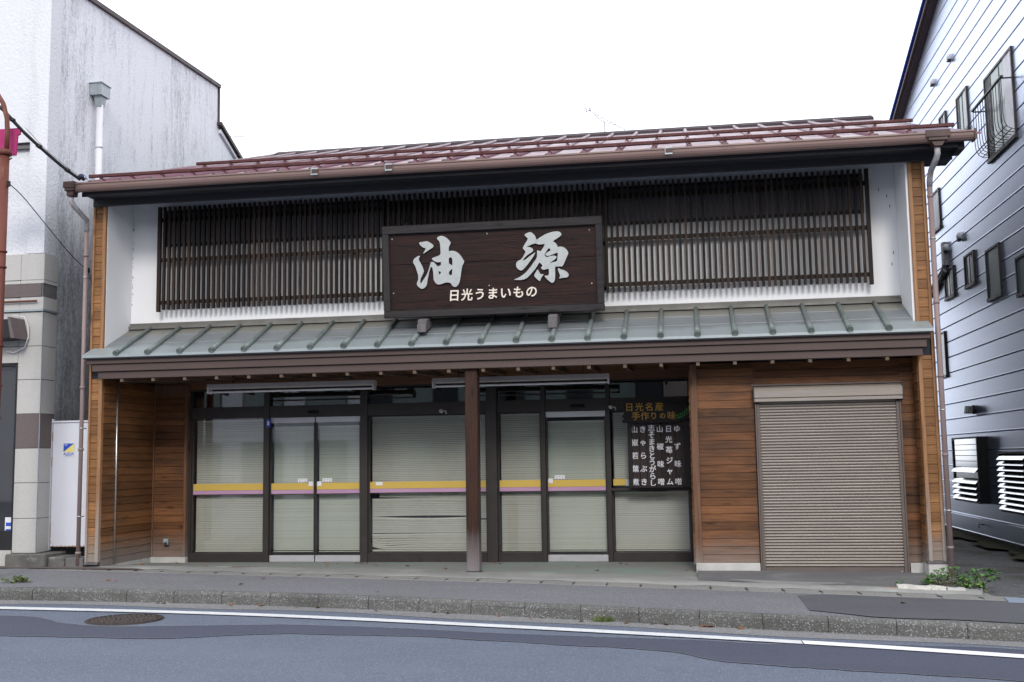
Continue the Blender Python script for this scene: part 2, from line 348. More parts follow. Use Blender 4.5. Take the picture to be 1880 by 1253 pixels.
def tilem():
    m, nt, b = newmat('speckled_granite_tile'); v = coords(nt)
    f = noise(nt, v, 160, 3, .7); g = noise(nt, coords(nt,(1,1,.3)), 2.2, 5)
    col = mixc(nt, ramp(nt, f, .4, .62), (.36,.345,.325), (.52,.51,.49))
    col = mixc(nt, ramp(nt, g, .5, .8, 0, .4), col, (.26,.25,.235))
    nt.links.new(col, b.inputs['Base Color']); b.inputs['Roughness'].default_value = .7
    bump(nt, b, f, .15, .003); return m
M['tile'] = tilem()
def siding():
    m, nt, b = newmat('coated_metal_siding')
    v = coords(nt, (1,.35,5)); n = noise(nt, v, 1.1, 5); st = noise(nt, coords(nt, (1,4,.25)), 2, 5, .6)
    col = mixc(nt, ramp(nt, n, .3, .7), (.54,.61,.76), (.61,.67,.82))
    col = mixc(nt, ramp(nt, st, .55, .8, 0, .5), col, (.64,.68,.77))
    nt.links.new(col, b.inputs['Base Color']); b.inputs['Metallic'].default_value = .82
    b.inputs['Roughness'].default_value = .31
    return m
M['siding'] = siding()
def asphalt(name, c1, c2, sp=.45, sc_=1., patch=None, coarse=1., bp=.5):
    m, nt, b = newmat(name); v = coords(nt)
    vor = nd(nt, 'ShaderNodeTexVoronoi', {'Vector': v, 'Scale': 150*coarse}); cel = nd(nt, 'ShaderNodeSeparateColor', {0: vor.outputs['Color']})
    big = noise(nt, coords(nt,(.35,1,1)), 1.1*sc_, 6, .6)
    col = mixc(nt, ramp(nt, big, .3, .7), c1, c2)
    col = mixc(nt, ramp(nt, cel.outputs[0], .80, 1., 0, sp), col, (.46,.46,.47))
    col = mixc(nt, ramp(nt, cel.outputs[1], .75, 1., 0, sp), col, (.03,.03,.033))
    if patch: col = mixc(nt, ramp(nt, noise(nt, v, 1.3, 6, .65), patch[1], patch[2], 0, .8), col, patch[0])
    nt.links.new(col, b.inputs['Base Color']); b.inputs['Roughness'].default_value = .82
    bump(nt, b, math_(nt,'ADD',vor.outputs['Distance'],noise(nt, v, 60, 4)), bp, .004); return m
M['road'] = asphalt('road_asphalt', (.102,.124,.172), (.088,.107,.150), .36, 1., ((.118,.138,.178),.48,.74), .85)
M['roaddark'] = asphalt('newer_asphalt', (.052,.059,.092), (.043,.050,.078), .12, 1., None, 1., .25)
M['gutterstrip'] = asphalt('gritty_road_edge', (.20,.198,.20), (.16,.158,.158), .5, 2., None, .6)
M['walk'] = asphalt('pavement_asphalt', (.155,.155,.168), (.125,.125,.135), .45, 1., None, .7)
M['walkdark'] = asphalt('patched_pavement_asphalt', (.066,.068,.078), (.085,.085,.093), .12, 2., None, 1.)
M['lids'] = asphalt('drain_cover_concrete', (.225,.22,.205), (.175,.17,.16), .35, 2., None, .8)
M['apron'] = asphalt('mortar_apron', (.25,.25,.235), (.17,.168,.16), .12, 2., ((.30,.31,.29),.5,.68), 1., .3)
M['apron_dark'] = asphalt('dark_mortar_apron', (.135,.132,.135), (.10,.098,.10), .12, 2., ((.21,.205,.20),.58,.72), 1., .3)
M['brownpave'] = asphalt('brown_paving', (.105,.075,.072), (.085,.062,.06), .3)
M['floor'] = asphalt('worn_green_floor', (.215,.215,.20), (.17,.17,.16), .15, 2.5, ((.17,.225,.195),.45,.60), 1., .25)
M['kerb'] = asphalt('aggregate_kerb', (.135,.134,.127), (.085,.084,.079), .55, 3., ((.055,.055,.05),.45,.75), .66, 1.2)
M['alley'] = asphalt('alley_asphalt', (.095,.097,.10), (.07,.072,.075), .4, 1., ((.04,.033,.022),.50,.62), .6)
M['moss'] = pm('mossy_edge', (.055,.06,.022), (.04,.035,.02), 6, .95, 0, (1,1,1), .5, 50)
M['earth'] = pm('far_ground', (.11,.11,.11), (.09,.09,.09), .2, .9)

# ------------------------------------------------------------------ ground levels
def g0(x): return .06 - .011*(max(-60, min(60, x)) + 2.7)
def lerp_tab(tab, x):
    if x <= tab[0][0]: a, b = tab[0], tab[1]
    elif x >= tab[-1][0]: a, b = tab[-2], tab[-1]
    else:
        for a, b in zip(tab, tab[1:]):
            if a[0] <= x <= b[0]: break
    t = (x-a[0])/(b[0]-a[0]); return a[1] + (b[1]-a[1])*t
def smooth_tab(tab, x, w=.5): return sum(lerp_tab(tab, x+d*w) for d in (-1,-.5,0,.5,1))/5
KB = [(-40,-2.6),(-9,-2.2),(-7.9,-2.19),(-6.3,-2.17),(-4.77,-2.24),(-3.25,-2.43),(-1.81,-2.72),(-.5,-3.0),(.7,-3.27),(1.8,-3.47),(2.86,-3.66),(6,-4.3),(40,-11.2)]
LN = [(-40,-3.3),(-9,-2.95),(-7.37,-2.95),(-5.88,-2.98),(-4.42,-3.08),(-3.0,-3.29),(-1.69,-3.53),(-.45,-3.77),(.73,-4.02),(1.68,-4.25),(2.57,-4.52),(6,-5.5),(40,-13)]
AP = [(-40,1.2),(-9,.1),(-7.83,-.08),(-5.14,-.36),(-3.44,-.58),(-1.81,-.78),(-.75,-.97),(.245,-1.16),(1.36,-1.35),(2.13,-1.5),(3.3,-1.75),(6,-2.35),(40,-9)]
kb = lambda x: smooth_tab(KB, x); ln = lambda x: smooth_tab(LN, x); ap = lambda x: smooth_tab(AP, x)
KD, RZ = .125, -.135
jag = lambda x, k: .03*mnoise.noise(Vector((x*2.3,k,0)))+.018*mnoise.noise(Vector((x*9,k,3)))+.008*mnoise.noise(Vector((x*31,k,7)))
def ribbon(name, mat, x0, x1, rows, step=.25, smooth=True):
    """sheet following the street: rows = list of (y(x), z(x))"""
    mb = MB(); n = int((x1-x0)/step)+1; k = len(rows); vs = []
    for i in range(n+1):
        x = x0 + (x1-x0)*i/n
        for (fy, fz) in rows: vs.append((x, fy(x), fz(x)))
    fs = [(i*k+j, (i+1)*k+j, (i+1)*k+j+1, i*k+j+1) for i in range(n) for j in range(k-1)]
    mb.add(vs, fs, smooth); return mb.build(name, mat)
gz = MB(); gz.quad((-300,-300,-1.6),(300,-300,-1.6),(300,300,-1.6),(-300,300,-1.6)); struct(gz.build('ground', M['earth']))
rz = lambda x: g0(x)+RZ
struct(ribbon('road', M['road'], -45, 45, [(lambda x: -60, rz), (lambda x: -20, rz), (lambda x: -9, rz), (lambda x: kb(x)-KD-.01, rz)], .5))
struct(ribbon('road_edge_strip', M['gutterstrip'], -20, 20, [(lambda x: kb(x)-KD-.30-.05*math.sin(x*2.1), lambda x: rz(x)+.003), (lambda x: kb(x)-KD-.008, lambda x: rz(x)+.006)]))
struct(ribbon('lane_line', M['paint'], -20, .92, [(lambda x: ln(x)-.085, lambda x: rz(x)+.011), (lambda x: ln(x)+.085, lambda x: rz(x)+.011)]))
struct(ribbon('fresh_lane_line', M['paintnew'], .93, 20, [(lambda x: ln(x)-.09, lambda x: rz(x)+.012), (lambda x: ln(x)+.09, lambda x: rz(x)+.012)]))
PT = [(-12,-3.42),(-7.04,-3.44),(-6.62,-3.46),(-6.13,-3.84),(-5.52,-4.0),(-4.53,-3.78),(-3.93,-3.64),(-2.92,-3.69),(-1.62,-3.92),(.06,-4.03),(.715,-4.2),(.9,-4.02),(2.22,-4.08),(2.69,-4.16),(8,-5.6)]
PB = [(-12,-4.7),(-6.23,-4.63),(-4.67,-4.58),(-4.26,-4.4),(-3.72,-4.16),(-2.38,-4.16),(-1.56,-4.34),(-.3,-4.58),(-.02,-4.72),(.11,-5.0),(.88,-5.2),(2.31,-5.49),(8,-6.9)]
struct(ribbon('asphalt_patch', M['roaddark'], -12, 8, [(lambda x: smooth_tab(PB,x,.12)+jag(x,3), lambda x: rz(x)+.004), (lambda x: smooth_tab(PT,x,.12)+jag(x,9), lambda x: rz(x)+.004)], .03))
for sg, nm in ((0, PB), (1, PT)):
    struct(ribbon('patch_seam', M['gutterstrip'], -12, 8, [(lambda x, t=nm: smooth_tab(t,x,.12)+jag(x,3 if t is PB else 9)-.004-.010*abs(mnoise.noise(Vector((x*4,5,0)))), lambda x: rz(x)+.007), (lambda x, t=nm: smooth_tab(t,x,.12)+jag(x,3 if t is PB else 9)+.002+.012*abs(mnoise.noise(Vector((x*6,1,0)))), lambda x: rz(x)+.007)], .06))
# kerb stones with a worn chamfer
kbm = MB(); x = -20.06
while x < 20:
    x1 = x + .575; a, b = x+.0015, x1-.0015; w = random.uniform(-.004,.004)
    def P(xx, o, dz): return (xx, kb(xx)-o+w, g0(xx)+dz)
    pr_ = [(-.0,-.2),(-.0,.004),(.085,.006),(.112,-.006),(KD,-.03),(KD+.012,-.2)]
    kbm.add([P(a,o,d) for o,d in pr_]+[P(b,o,d) for o,d in pr_], [(0,1,7,6),(1,2,8,7),(2,3,9,8),(3,4,10,9),(4,5,11,10),(5,4,3,2,1,0),(6,7,8,9,10,11)])
    x = x1
struct(kbm.build('kerb', M['kerb'], None, .006))
LW = .36
struct(ribbon('pavement', M['walk'], -40, 40, [(lambda x: kb(x)-.0, lambda x: g0(x)), (lambda x: (kb(x)+ap(x)-LW)/2, lambda x: g0(x)+.006), (lambda x: ap(x)-LW+.01, lambda x: g0(x)-.0)]))
struct(ribbon('pavement_patch', M['walkdark'], 1.1, 20, [(lambda x: kb(x)+.035+.02*math.sin(x*6)+max(0,1.6-x)*.5, lambda x: g0(x)+.009), (lambda x: ap(x)-LW-.10+.012*math.sin(x*9)-max(0,1.35-x)*.6, lambda x: g0(x)+.0095)], .06))
# pale drain covers with a hand slot at each joint
lm = MB(); hs = MB(); x = -11.88
while x < 3.1:
    x1 = x + .39
    a, b = x+.004, x1-.004; z = .004+random.uniform(-.002,.002)
    lm.hexa([(a,ap(a)-LW+.012,g0(a)-.1),(b,ap(b)-LW+.012,g0(b)-.1),(b,ap(b)-.004,g0(b)-.1),(a,ap(a)-.004,g0(a)-.1),
             (a,ap(a)-LW+.012,g0(a)+z),(b,ap(b)-LW+.012,g0(b)+z),(b,ap(b)-.004,g0(b)+z),(a,ap(a)-.004,g0(a)+z)])
    yc = ap(x1)-LW*.55
    hs.hexa([(x1-.022,yc-.06,g0(x1)-.05),(x1+.03,yc-.065,g0(x1)-.05),(x1+.018,yc+.06,g0(x1)-.05),(x1-.03,yc+.055,g0(x1)-.05),
             (x1-.016,yc-.04,g0(x1)+.0075),(x1+.02,yc-.045,g0(x1)+.0075),(x1+.008,yc+.04,g0(x1)+.0075),(x1-.022,yc+.04,g0(x1)+.0075)])
    x = x1
struct(lm.build('drain_covers', M['lids'], None, .003)); struct(hs.build('drain_slots', M['black']))
gb = MB(); gb.box(-12,3.2,-3,.2,-.5,-.12); struct(gb.build('drain_bed', M['oldconc']))
# floor in front of and inside the recess
def fz(x, y):
    t = max(0, min(1, y/1.5)); zf = .042 if x < .1 else .02
    return g0(x)*(1-t) + min(zf, 1)*t if x < .1 else g0(x)
fm = MB(); vs = []; fs = []; NX = 96; YS = [-1e9,-.05,.0,.3,.7,1.1,1.5,1.62]
for i in range(NX+1):
    x = -8.9 + 12.0*i/NX
    for y in YS:
        yy = ap(x)-.002 if y < -9 else max(y, ap(x)+.05) if y < 0 else y
        vs.append((x, yy, fz(x, yy)+.003))
k = len(YS); fs = [(i*k+j,(i+1)*k+j,(i+1)*k+j+1,i*k+j+1) for i in range(NX) for j in range(k-1)]
fm.add(vs, fs, True); struct(fm.build('recess_floor', M['floor']))
def apz(x): return .012 + .03*max(0,min(1,(x+2.6)/3))
am = MB(); vs = []; XS = [-8.3+11.3*i/110 for i in range(111)]
prf = [(.0,-.02),(.012,.35),(.045,.75),(.10,1.),(.35,1.),(.55,.4),(.8,.15)]
for x in XS:
    wob = .012*math.sin(x*5.3)+.01*math.sin(x*11.7+1)
    for o, h in prf:
        y = ap(x)+o+wob+.008; vs.append((x, min(y, .28), g0(x)+.004+apz(x)*h+.003*math.sin(x*7+o*9)))
k = len(prf); am.add(vs, [(i*k+j,(i+1)*k+j,(i+1)*k+j+1,i*k+j+1) for i in range(len(XS)-1) for j in range(k-1)], True)
struct(am.build('mortar_apron', M['apron']))
am = MB(); vs = []; XS = [.08+2.95*i/40 for i in range(41)]
for x in XS:
    for j in range(5):
        t = j/4; y = (ap(x)+.12)*(1-t)+.34*t; vs.append((x, y, g0(x)+.046*(1-.25*t)+.004*math.sin(x*4+t*5)))
am.add(vs, [(i*5+j,(i+1)*5+j,(i+1)*5+j+1,i*5+j+1) for i in range(40) for j in range(4)], True)
struct(am.build('shutter_apron', M['apron_dark']))
# alley beside the shop
am = MB(); vs = []; XA = [2.9,3.05,3.3,4,4.6,4.93,40]; YA = [-1e9,-1,0,1.5,3,6,10,16,60]
for y in YA:
    for x in XA:
        yy = max(ap(x)-.002, y) if y < 0 else y
        vs.append((x, ap(x)-.002 if y < -9 else yy, (g0(x)+.002 if y < -9 else -.035+.004*min(y,6)-(.02 if 3<x<4.8 else 0))))
k = len(XA); am.add(vs, [(i*k+j,i*k+j+1,(i+1)*k+j+1,(i+1)*k+j) for i in range(len(YA)-1) for j in range(k-1)], True)
struct(am.build('alley_ground', M['alley']))
am = MB(); XS = [0+14*i/60 for i in range(61)]; vs = []
for y in XS: vs += [(4.93-.30-.10*math.sin(y*3)-.07*math.sin(y*7.7), y, -.012+.004*min(y,6)), (4.93, y, .0+.004*min(y,6))]
am.add(vs, [(i*2,i*2+1,i*2+3,i*2+2) for i in range(60)]); struct(am.build('moss_strip', M['moss']))
am = MB(); pv = [(-14,ap(-14)*0-.32),(-9,-.27),(-7.1,-.27),(-7.3,-.12),(-8.14,-.03),(-14,-.03)]
am.add([(x,y,g0(x)+.012) for x,y in pv], [tuple(range(6))]); struct(am.build('brown_entry_paving', M['brownpave']))
am = MB(); am.quad((-14,-.03,g0(-14)+.01),(-8.1,-.03,g0(-8.1)+.01),(-8.1,3,.13),(-14,3,.16)); struct(am.build('gap_ground', M['oldconc']))

# ------------------------------------------------------------------ the shop
shop = thing('shop_building', (-2.55, 0, .05), 'two-storey wooden shop with burgundy roof, dark slat lattice and brown roller shutter', 'shop')
def boards_front(mb, x0, x1, z0, z1, y, pitch, th=.018, lap=.006):
    z = z0; k = 0
    while z < z1-.01:
        zt = min(z+pitch-.005, z1)
        mb.hexa([(x0,y-th-lap,z),(x1,y-th-lap,z),(x1,y,z),(x0,y,z),(x0,y-th,zt),(x1,y-th,zt),(x1,y,zt),(x0,y,zt)]); z += pitch
def boards_side(mb, y0, y1, z0, z1, x, pitch, s=1, th=.018, lap=.006):
    z = z0
    while z < z1-.01:
        zt = min(z+pitch-.005, z1); a = x+s*(th+lap); b = x+s*th
        if s > 0: mb.hexa([(x,y0,z),(a,y0,z),(a,y1,z),(x,y1,z),(x,y0,zt),(b,y0,zt),(b,y1,zt),(x,y1,zt)])
        else: mb.hexa([(a,y0,z),(x,y0,z),(x,y1,z),(a,y1,z),(b,y0,zt),(x,y0,zt),(x,y1,zt),(b,y1,zt)])
        z += pitch
# body (closed, dark inside)
b = MB(); b.box(-8.10,-7.97,.08,12.6,-.3,5.2); b.box(2.87,3.00,.08,12.6,-.3,5.2); b.box(-7.97,2.87,12.4,12.6,-.3,5.2)
b.prism([(.08,5.2),(12.3,5.0),(6.7,7.55)], -8.08, -7.99); b.prism([(.08,5.2),(12.3,5.0),(6.7,7.55)], 2.89, 2.98)
b.build('side_wall', M['rearwall'], shop)
b = MB(); b.box(-7.97,2.87,4.6,4.7,-.1,2.9); b.box(-7.97,2.87,1.7,4.6,2.82,2.9); b.box(-7.97,2.87,1.62,4.6,-.1,.03); b.box(.12,.2,1.2,4.6,.03,2.82)
b.build('interior_wall', M['interior'], shop)
# upper wall, white returns
b = MB(); b.box(-7.96,2.84,.73,.85,2.9,5.45); b.box(-7.96,-7.925,.03,.73,2.9,5.45); b.box(2.804,2.845,.03,.73,2.9,5.45)
b.build('plaster_wall', M['plaster'], shop)
b = MB(); rs = random.Random(5)
for i in range(34):
    z = rs.choice((4.95,4.7,4.55,4.4,4.15,4.0,3.9))+rs.uniform(-.09,.09); h = rs.uniform(.004,.022); w_ = rs.uniform(.002,.006); x_ = -7.918+abs(rs.gauss(0,.007))
    b.add([(x_-w_,.7285,z),(x_,.7285,z-h),(x_+w_,.7285,z),(x_,.7285,z+h)], [(0,1,2,3)])
for (x_,z) in ((2.70,4.86),(2.73,4.72),(2.60,4.95),(2.745,4.1),(2.72,3.95)): b.add([(x_-.008,.7285,z),(x_,.7285,z-.03),(x_+.006,.7285,z),(x_,.7285,z+.03)], [(0,1,2,3)])
o_ = b.build('mould_specks', M['iron'], shop); o_['kind'] = 'stuff'
b = MB(); b.box(-7.925,2.804,.0,.74,5.42,5.44); b.build('upper_soffit', M['beam'], shop)
# end columns: boards between trims
for (x0, x1, zb, zt, lo, tl, tr) in ((-8.125,-7.93,.19,5.11,2.99,.028,.05), (2.83,3.032,.2,5.11,3.0,.045,.04)):
    for (z0, z1) in ((zb+.005, 2.68), (3.05, zt)):
        b = MB(); boards_front(b, x0+tl, x1-tr, z0, z1, .03, .1155); b.build('column_boards', M['board'], shop)
    b = MB(); b.box(x0, x0+tl, -.012, .05, zb, zt); b.build('column_trim', M['trim'], shop, .003)
    b = MB(); b.box(x1-tr, x1, -.014, .05, zb, zt); b.build('column_trim', M['trim'], shop, .003)
    b = MB(); b.box(x0+.01, x1-.01, .031, .5, .02, zt-.01); b.build('column_core', M['rearwall'], shop)
for bx_ in ((2.815,3.04,-.03,.3,-.1,.165),(.068,.86,.24,.5,-.1,.15),(2.66,2.814,.24,.5,-.1,.15)): b = MB(); b.box(*bx_); b.build('plinth', M['concrete'], shop, .006)
b = MB(); b.box(-7.96,-7.92,.05,1.53,-.05,.128); b.box(-7.93,-7.38,1.455,1.6,-.05,.1275); b.build('plinth', M['concrete'], shop, .006)
b = MB(); b.box(2.81,3.045,-.036,.1,.166,.2); b.build('plinth_cap', M['bracket'], shop, .004)
b = MB(); b.box(-8.13,-7.925,-.03,.05,.155,.19); b.build('plinth_cap', M['bracket'], shop, .004)
# recess: left wall, corner panel
b = MB(); boards_side(b, .04, 1.49, .13, 2.68, -7.945, .1025, 1); b.build('recess_side_boards', M['board_y'], shop)
b = MB(); boards_front(b, -7.91, -7.42, .13, 2.68, 1.512, .1025); b.build('recess_panel_boards', M['board_red'], shop)
b = MB(); b.box(-7.923,-7.905,1.465,1.5,.13,2.68); b.box(-7.425,-7.385,1.46,1.6,.13,2.68); b.box(-7.925,-7.36,1.47,1.53,2.5,2.68); b.box(-7.45,-7.385,1.47,1.6,.08,.13); b.build('recess_trim', M['trimdark'], shop, .003)
b = MB(); b.tube([(-7.915,.386,.1),(-7.915,.386,2.66)], .013, 8); b.build('steel_rod', M['steel'], shop)
# shutter wall on the right
b = MB(); boards_front(b, .15, .86, .152, 2.68, .325, .1025); boards_front(b, .86, 2.66, 2.375, 2.68, .325, .1025); boards_front(b, 2.66, 2.82, .152, 2.68, .325, .1025)
b.build('shutter_wall_boards', M['board_red'], shop)
b = MB(); b.box(.068,.2,.33,1.6,.0,2.8); b.box(.2,2.84,.33,.42,2.3,2.8); b.box(.2,.87,.33,.42,.0,2.8); b.box(2.65,2.84,.33,.42,.0,2.8); b.build('shutter_wall_core', M['rearwall'], shop)
b = MB(); boards_side(b, .33, 1.5, .13, 2.68, .068, .1025, -1); b.build('recess_right_boards', M['board_y'], shop)
b = MB(); b.box(.062,.15,.28,.34,.13,2.68); b.build('corner_trim', M['trimdark'], shop, .004)
b = MB(); boards_side(b, .04, .3, .17, 2.68, 2.838, .1155, -1); b.build('return_boards', M['board_y'], shop)
# shutter
sh = MB(); z = .10
while z < 2.165:
    pr_ = [(.290,z),(.282,z+.006),(.270,z+.012),(.266,z+.021),(.270,z+.030),(.282,z+.0345),(.290,z+.037)]
    vs = [(.925,p[0],p[1]) for p in pr_]+[(2.59,p[0],p[1]) for p in pr_]
    sh.add(vs, [(j,j+7,j+8,j+1) for j in range(6)], False); z += .037
curtain = sh.build('shutter_curtain', M['shutter'], shop)
b = MB(); b.box(.925,2.59,.268,.30,.03,.098); b.build('bottom_bar', M['shutterframe'], curtain, .004)
b = MB(); b.box(.925,2.59,.30,.31,.0,2.2); b.build('curtain_back', M['black'], curtain)
b = MB(); b.box(.868,.885,.235,.33,.01,2.15); b.box(.886,.925,.25,.33,.01,2.15); b.build('shutter_guide', M['shutterframe'], shop, .003)
b = MB(); b.box(2.59,2.628,.25,.33,.01,2.15); b.box(2.629,2.648,.235,.33,.01,2.15); b.build('shutter_guide', M['shutterframe'], shop, .003)
b = MB(); b.prism([(.33,2.37),(.20,2.335),(.17,2.30),(.17,2.215),(.33,2.215)], .862, 2.662); b.prism([(.185,2.211),(.185,2.165),(.33,2.165),(.33,2.211)], .862, 2.662)
box_ = b.build('shutter_box', M['shutterbox'], shop, .003)
for (a, c) in ((.848,.8615),(2.6625,2.676)): b = MB(); b.box(a,c,.18,.33,2.155,2.345); b.build('box_end_plate', M['darksteel'], box_)
b = MB(); b.box(.835,2.69,.29,.335,2.372,2.392); b.build('head_trim', M['shutterframe'], shop, .002)
for a in (.935, 2.54): b = MB(); b.tube([(a,.255,.03),(a+.02,.245,.055),(a+.04,.255,.03)], .004, 6); b.build('shutter_catch', M['steel'], curtain)
# recess ceiling, rafters, fascia
b = MB(); y = -.05
while y < 1.6: b.box(-7.95,.068 if y > .3 else 2.83,y,y+.116,2.735,2.755); y += .12
b.build('recess_ceiling', M['ceil'], shop)
for i in range(23):
    x = -7.575 + .4555*i
    b = MB(); b.hexa([(x-.021,-.135,2.622),(x+.021,-.135,2.622),(x+.021,1.5 if x<.05 else .3,2.70),(x-.021,1.5 if x<.05 else .3,2.70),(x-.021,-.135,2.667),(x+.021,-.135,2.667),(x+.021,1.5 if x<.05 else .3,2.734),(x-.021,1.5 if x<.05 else .3,2.734)])
    b.build('rafter', M['rafter'], shop)
b = MB(); b.box(-8.055,2.945,-.215,-.12,2.868,2.945); b.box(-7.985,2.905,-.185,-.10,2.768,2.866); b.box(-7.915,2.862,-.15,-.08,2.668,2.766)
b.build('eave_fascia', M['fascia'], shop, .004)
b = MB(); b.box(-7.92,2.82,-.12,0,2.80,2.9); b.build('eave_backing', M['beam'], shop)
b = MB(); b.box(-7.93,.06,1.50,1.56,2.60,2.735); b.build('head_beam', M['ceil'], shop)
# wooden post
b = MB(); b.box(-2.822,-2.655,-.085,.085,.075,2.72); b.build('porch_post', M['post'], shop, .012)
b = MB(); b.hexa([(-2.86,-.12,.04),(-2.61,-.12,.04),(-2.61,.12,.04),(-2.86,.12,.04),(-2.84,-.10,.075),(-2.63,-.10,.073),(-2.63,.10,.073),(-2.84,.10,.075)]); b.build('post_footing', M['oldconc'], shop, .006)
# lower roof
sl_ = .465
def lz(y): return 2.985 + (y+.27)*sl_
pl = [(-8.085,-.27),(2.975,-.27),(2.975,-.014),(2.804,-.014),(2.804,.73),(-7.925,.73),(-7.925,-.014),(-8.085,-.014)]
b = MB(); n = len(pl); vs = [(x,y,lz(y)-.035) for x,y in pl]+[(x,y,lz(y)) for x,y in pl]
b.add(vs, [tuple(reversed(range(n))), tuple(range(n,2*n))]+[(i,(i+1)%n,(i+1)%n+n,i+n) for i in range(n)])
# stepped sheet laps
for y in (.12,.45): b.hexa([(-7.92,y,lz(y)),(2.80,y,lz(y)),(2.80,y+.3,lz(y+.3)-.01),(-7.92,y+.3,lz(y+.3)-.01),(-7.92,y,lz(y)+.006),(2.80,y,lz(y)+.006),(2.80,y+.28,lz(y+.28)+.001),(-7.92,y+.28,lz(y+.28)+.001)])
lr = b.build('lower_roof', M['copper'], shop)
for i in range(23):
    x = -7.59 + .4568*i
    b = MB(); b.tube([(x,.69,lz(.69)+.024),(x,.2,lz(.2)+.024),(x,-.262,lz(-.262)+.026)], .030, 12, r2=.034); b.tube([(x,-.25,lz(-.25)+.026),(x,-.29,lz(-.29)+.022)], .041, 12)
    b.box(x-.018,x+.018,-.28,.68,lz(-.26)-.02,lz(-.26)+.0)
    b.build('roof_batten', M['copper_roll'], lr)
b = MB(); b.box(-7.923,2.802,.665,.728,3.475,3.49); b.box(-7.923,2.802,.70,.727,3.49,3.53); b.hexa([(-7.923,.655,3.44),(2.802,.655,3.44),(2.802,.72,3.44),(-7.923,.72,3.44),(-7.923,.66,3.475),(2.802,.66,3.475),(2.802,.72,3.475),(-7.923,.72,3.475)])
b.build('wall_flashing', M['flash'], shop)
b = MB(); b.box(-8.08,2.97,-.262,-.20,2.935,2.965); b.build('eave_drip', M['darksteel'], shop)
# lattice
lat = MB(); n = 130
for i in range(n+1):
    x = -7.43 + 9.86*i/n
    w = .016 if 0 < i < n else .024; zb = 3.70 if 0 < i < n else 3.672
    lat.box(x-w, x+w, .562, .612, zb+random.uniform(-.004,.004), 5.2+random.uniform(-.003,.003))
lt = lat.build('window_lattice', M['lattice'], shop)
for z in (3.81, 4.43, 5.02):
    b = MB(); b.box(-7.43,2.43,.6125,.650,z-.026,z+.026); b.build('lattice_rail', M['lattice'], lt)
b = MB()
for x in [-7.3+i*1.37 for i in range(8)]:
    for z in (3.81,4.43,5.02): b.box(x-.02,x+.02,.652,.73,z-.02,z+.02)
b.build('lattice_spacer', M['lattice'], lt)
b = MB(); b.box(-4.05,-1.0,.70,.728,3.75,5.14); wf = b.build('upper_window', M['black'], shop)
for (a,c) in ((-4.03,-2.56),(-2.50,-1.02)): b = MB(); b.box(a,c,.690,.698,3.80,5.10); b.build('upper_sash', M['darksteel'], wf)
for (a,c) in ((-7.40,-4.06),(-.99,2.40)):  # flat dark panels with grey faces, filling the band behind the upper slats
    b = MB(); b.box(a,c,.700,.728,4.64,5.17); hp_ = b.build('high_panel', M['black'], shop); b = MB()
    b.box(a+.04,(a+c)/2-.02,.694,.6995,4.68,5.13); b.build('high_panel_face', M['panelgrey'], hp_); b = MB(); b.box((a+c)/2+.02,c-.04,.694,.6995,4.68,5.13); b.build('high_panel_face', M['panelgrey'], hp_)

# shopfront ---------------------------------------------------------------
YG = 1.60
def blind(x0, x1, z0, z1, mat, parent, y=1.68, f=None, tilt=62, w=.0265, pitch=.0262):
    mb = MB(); z = z1; k = 0; s_, c_ = math.sin(R(tilt))*w/2, math.cos(R(tilt))*w/2
    tot = int((z1-z0)/pitch)
    while z > z0:
        sag = random.uniform(-.0008,.0008)
        if f is None: xs = [x0,x1]
        else: xs = [x0+(x1-x0)*j/16 for j in range(17)]
        pts = []
        for xx in xs:
            dz, tw, ok = (0,1,1) if f is None else f(xx, k, tot)
            pts.append((xx, dz, tw, ok))
        for p, q in zip(pts, pts[1:]):
            if not (p[3] and q[3]): continue
            A = [(p[0], y-c_*p[2], z+p[1]+sag-s_*p[2]), (q[0], y-c_*q[2], z+q[1]+sag-s_*q[2]), (q[0], y+c_, z+q[1]+sag+s_), (p[0], y+c_, z+p[1]+sag+s_)]
            mb.quad(*A)
        z -= pitch; k += 1
    for xx in (x0+.12, (x0+x1)/2, x1-.12):
        mb.box(xx-.001,xx+.001,y-.016,y-.015,z0,z1)
    mb.box(x0,x1,y-.014,y+.014,z1+.005,z1+.03); mb.box(x0,x1,y-.01,y+.01,z0-.012,z0)
    return mb.build('blind', mat, parent)
def pane(x0, x1, z0, z1, parent, m='glass', y=YG, name='glass'):
    mb = MB(); mb.quad((x0,y,z0),(x1,y,z0),(x1,y,z1),(x0,y,z1)); return mb.build(name, M[m], parent)
def stripes(x0, x1, parent, zz=1.193):
    mb = MB(); mb.box(x0,x1,YG-.006,YG-.004,zz-.098,zz); mb.build('yellow_stripe', M['yellow'], parent)
    mb = MB(); mb.box(x0,x1,YG-.006,YG-.004,zz-.155,zz-.101); mb.build('pink_stripe', M['pink'], parent)
    mb = MB(); mb.box(x0,x1,YG-.005,YG-.0035,zz-.168,zz-.1555); mb.box(x0,x1,YG-.0055,YG-.0045,zz-.101,zz-.098); mb.build('dark_stripe', M['alu'], parent)
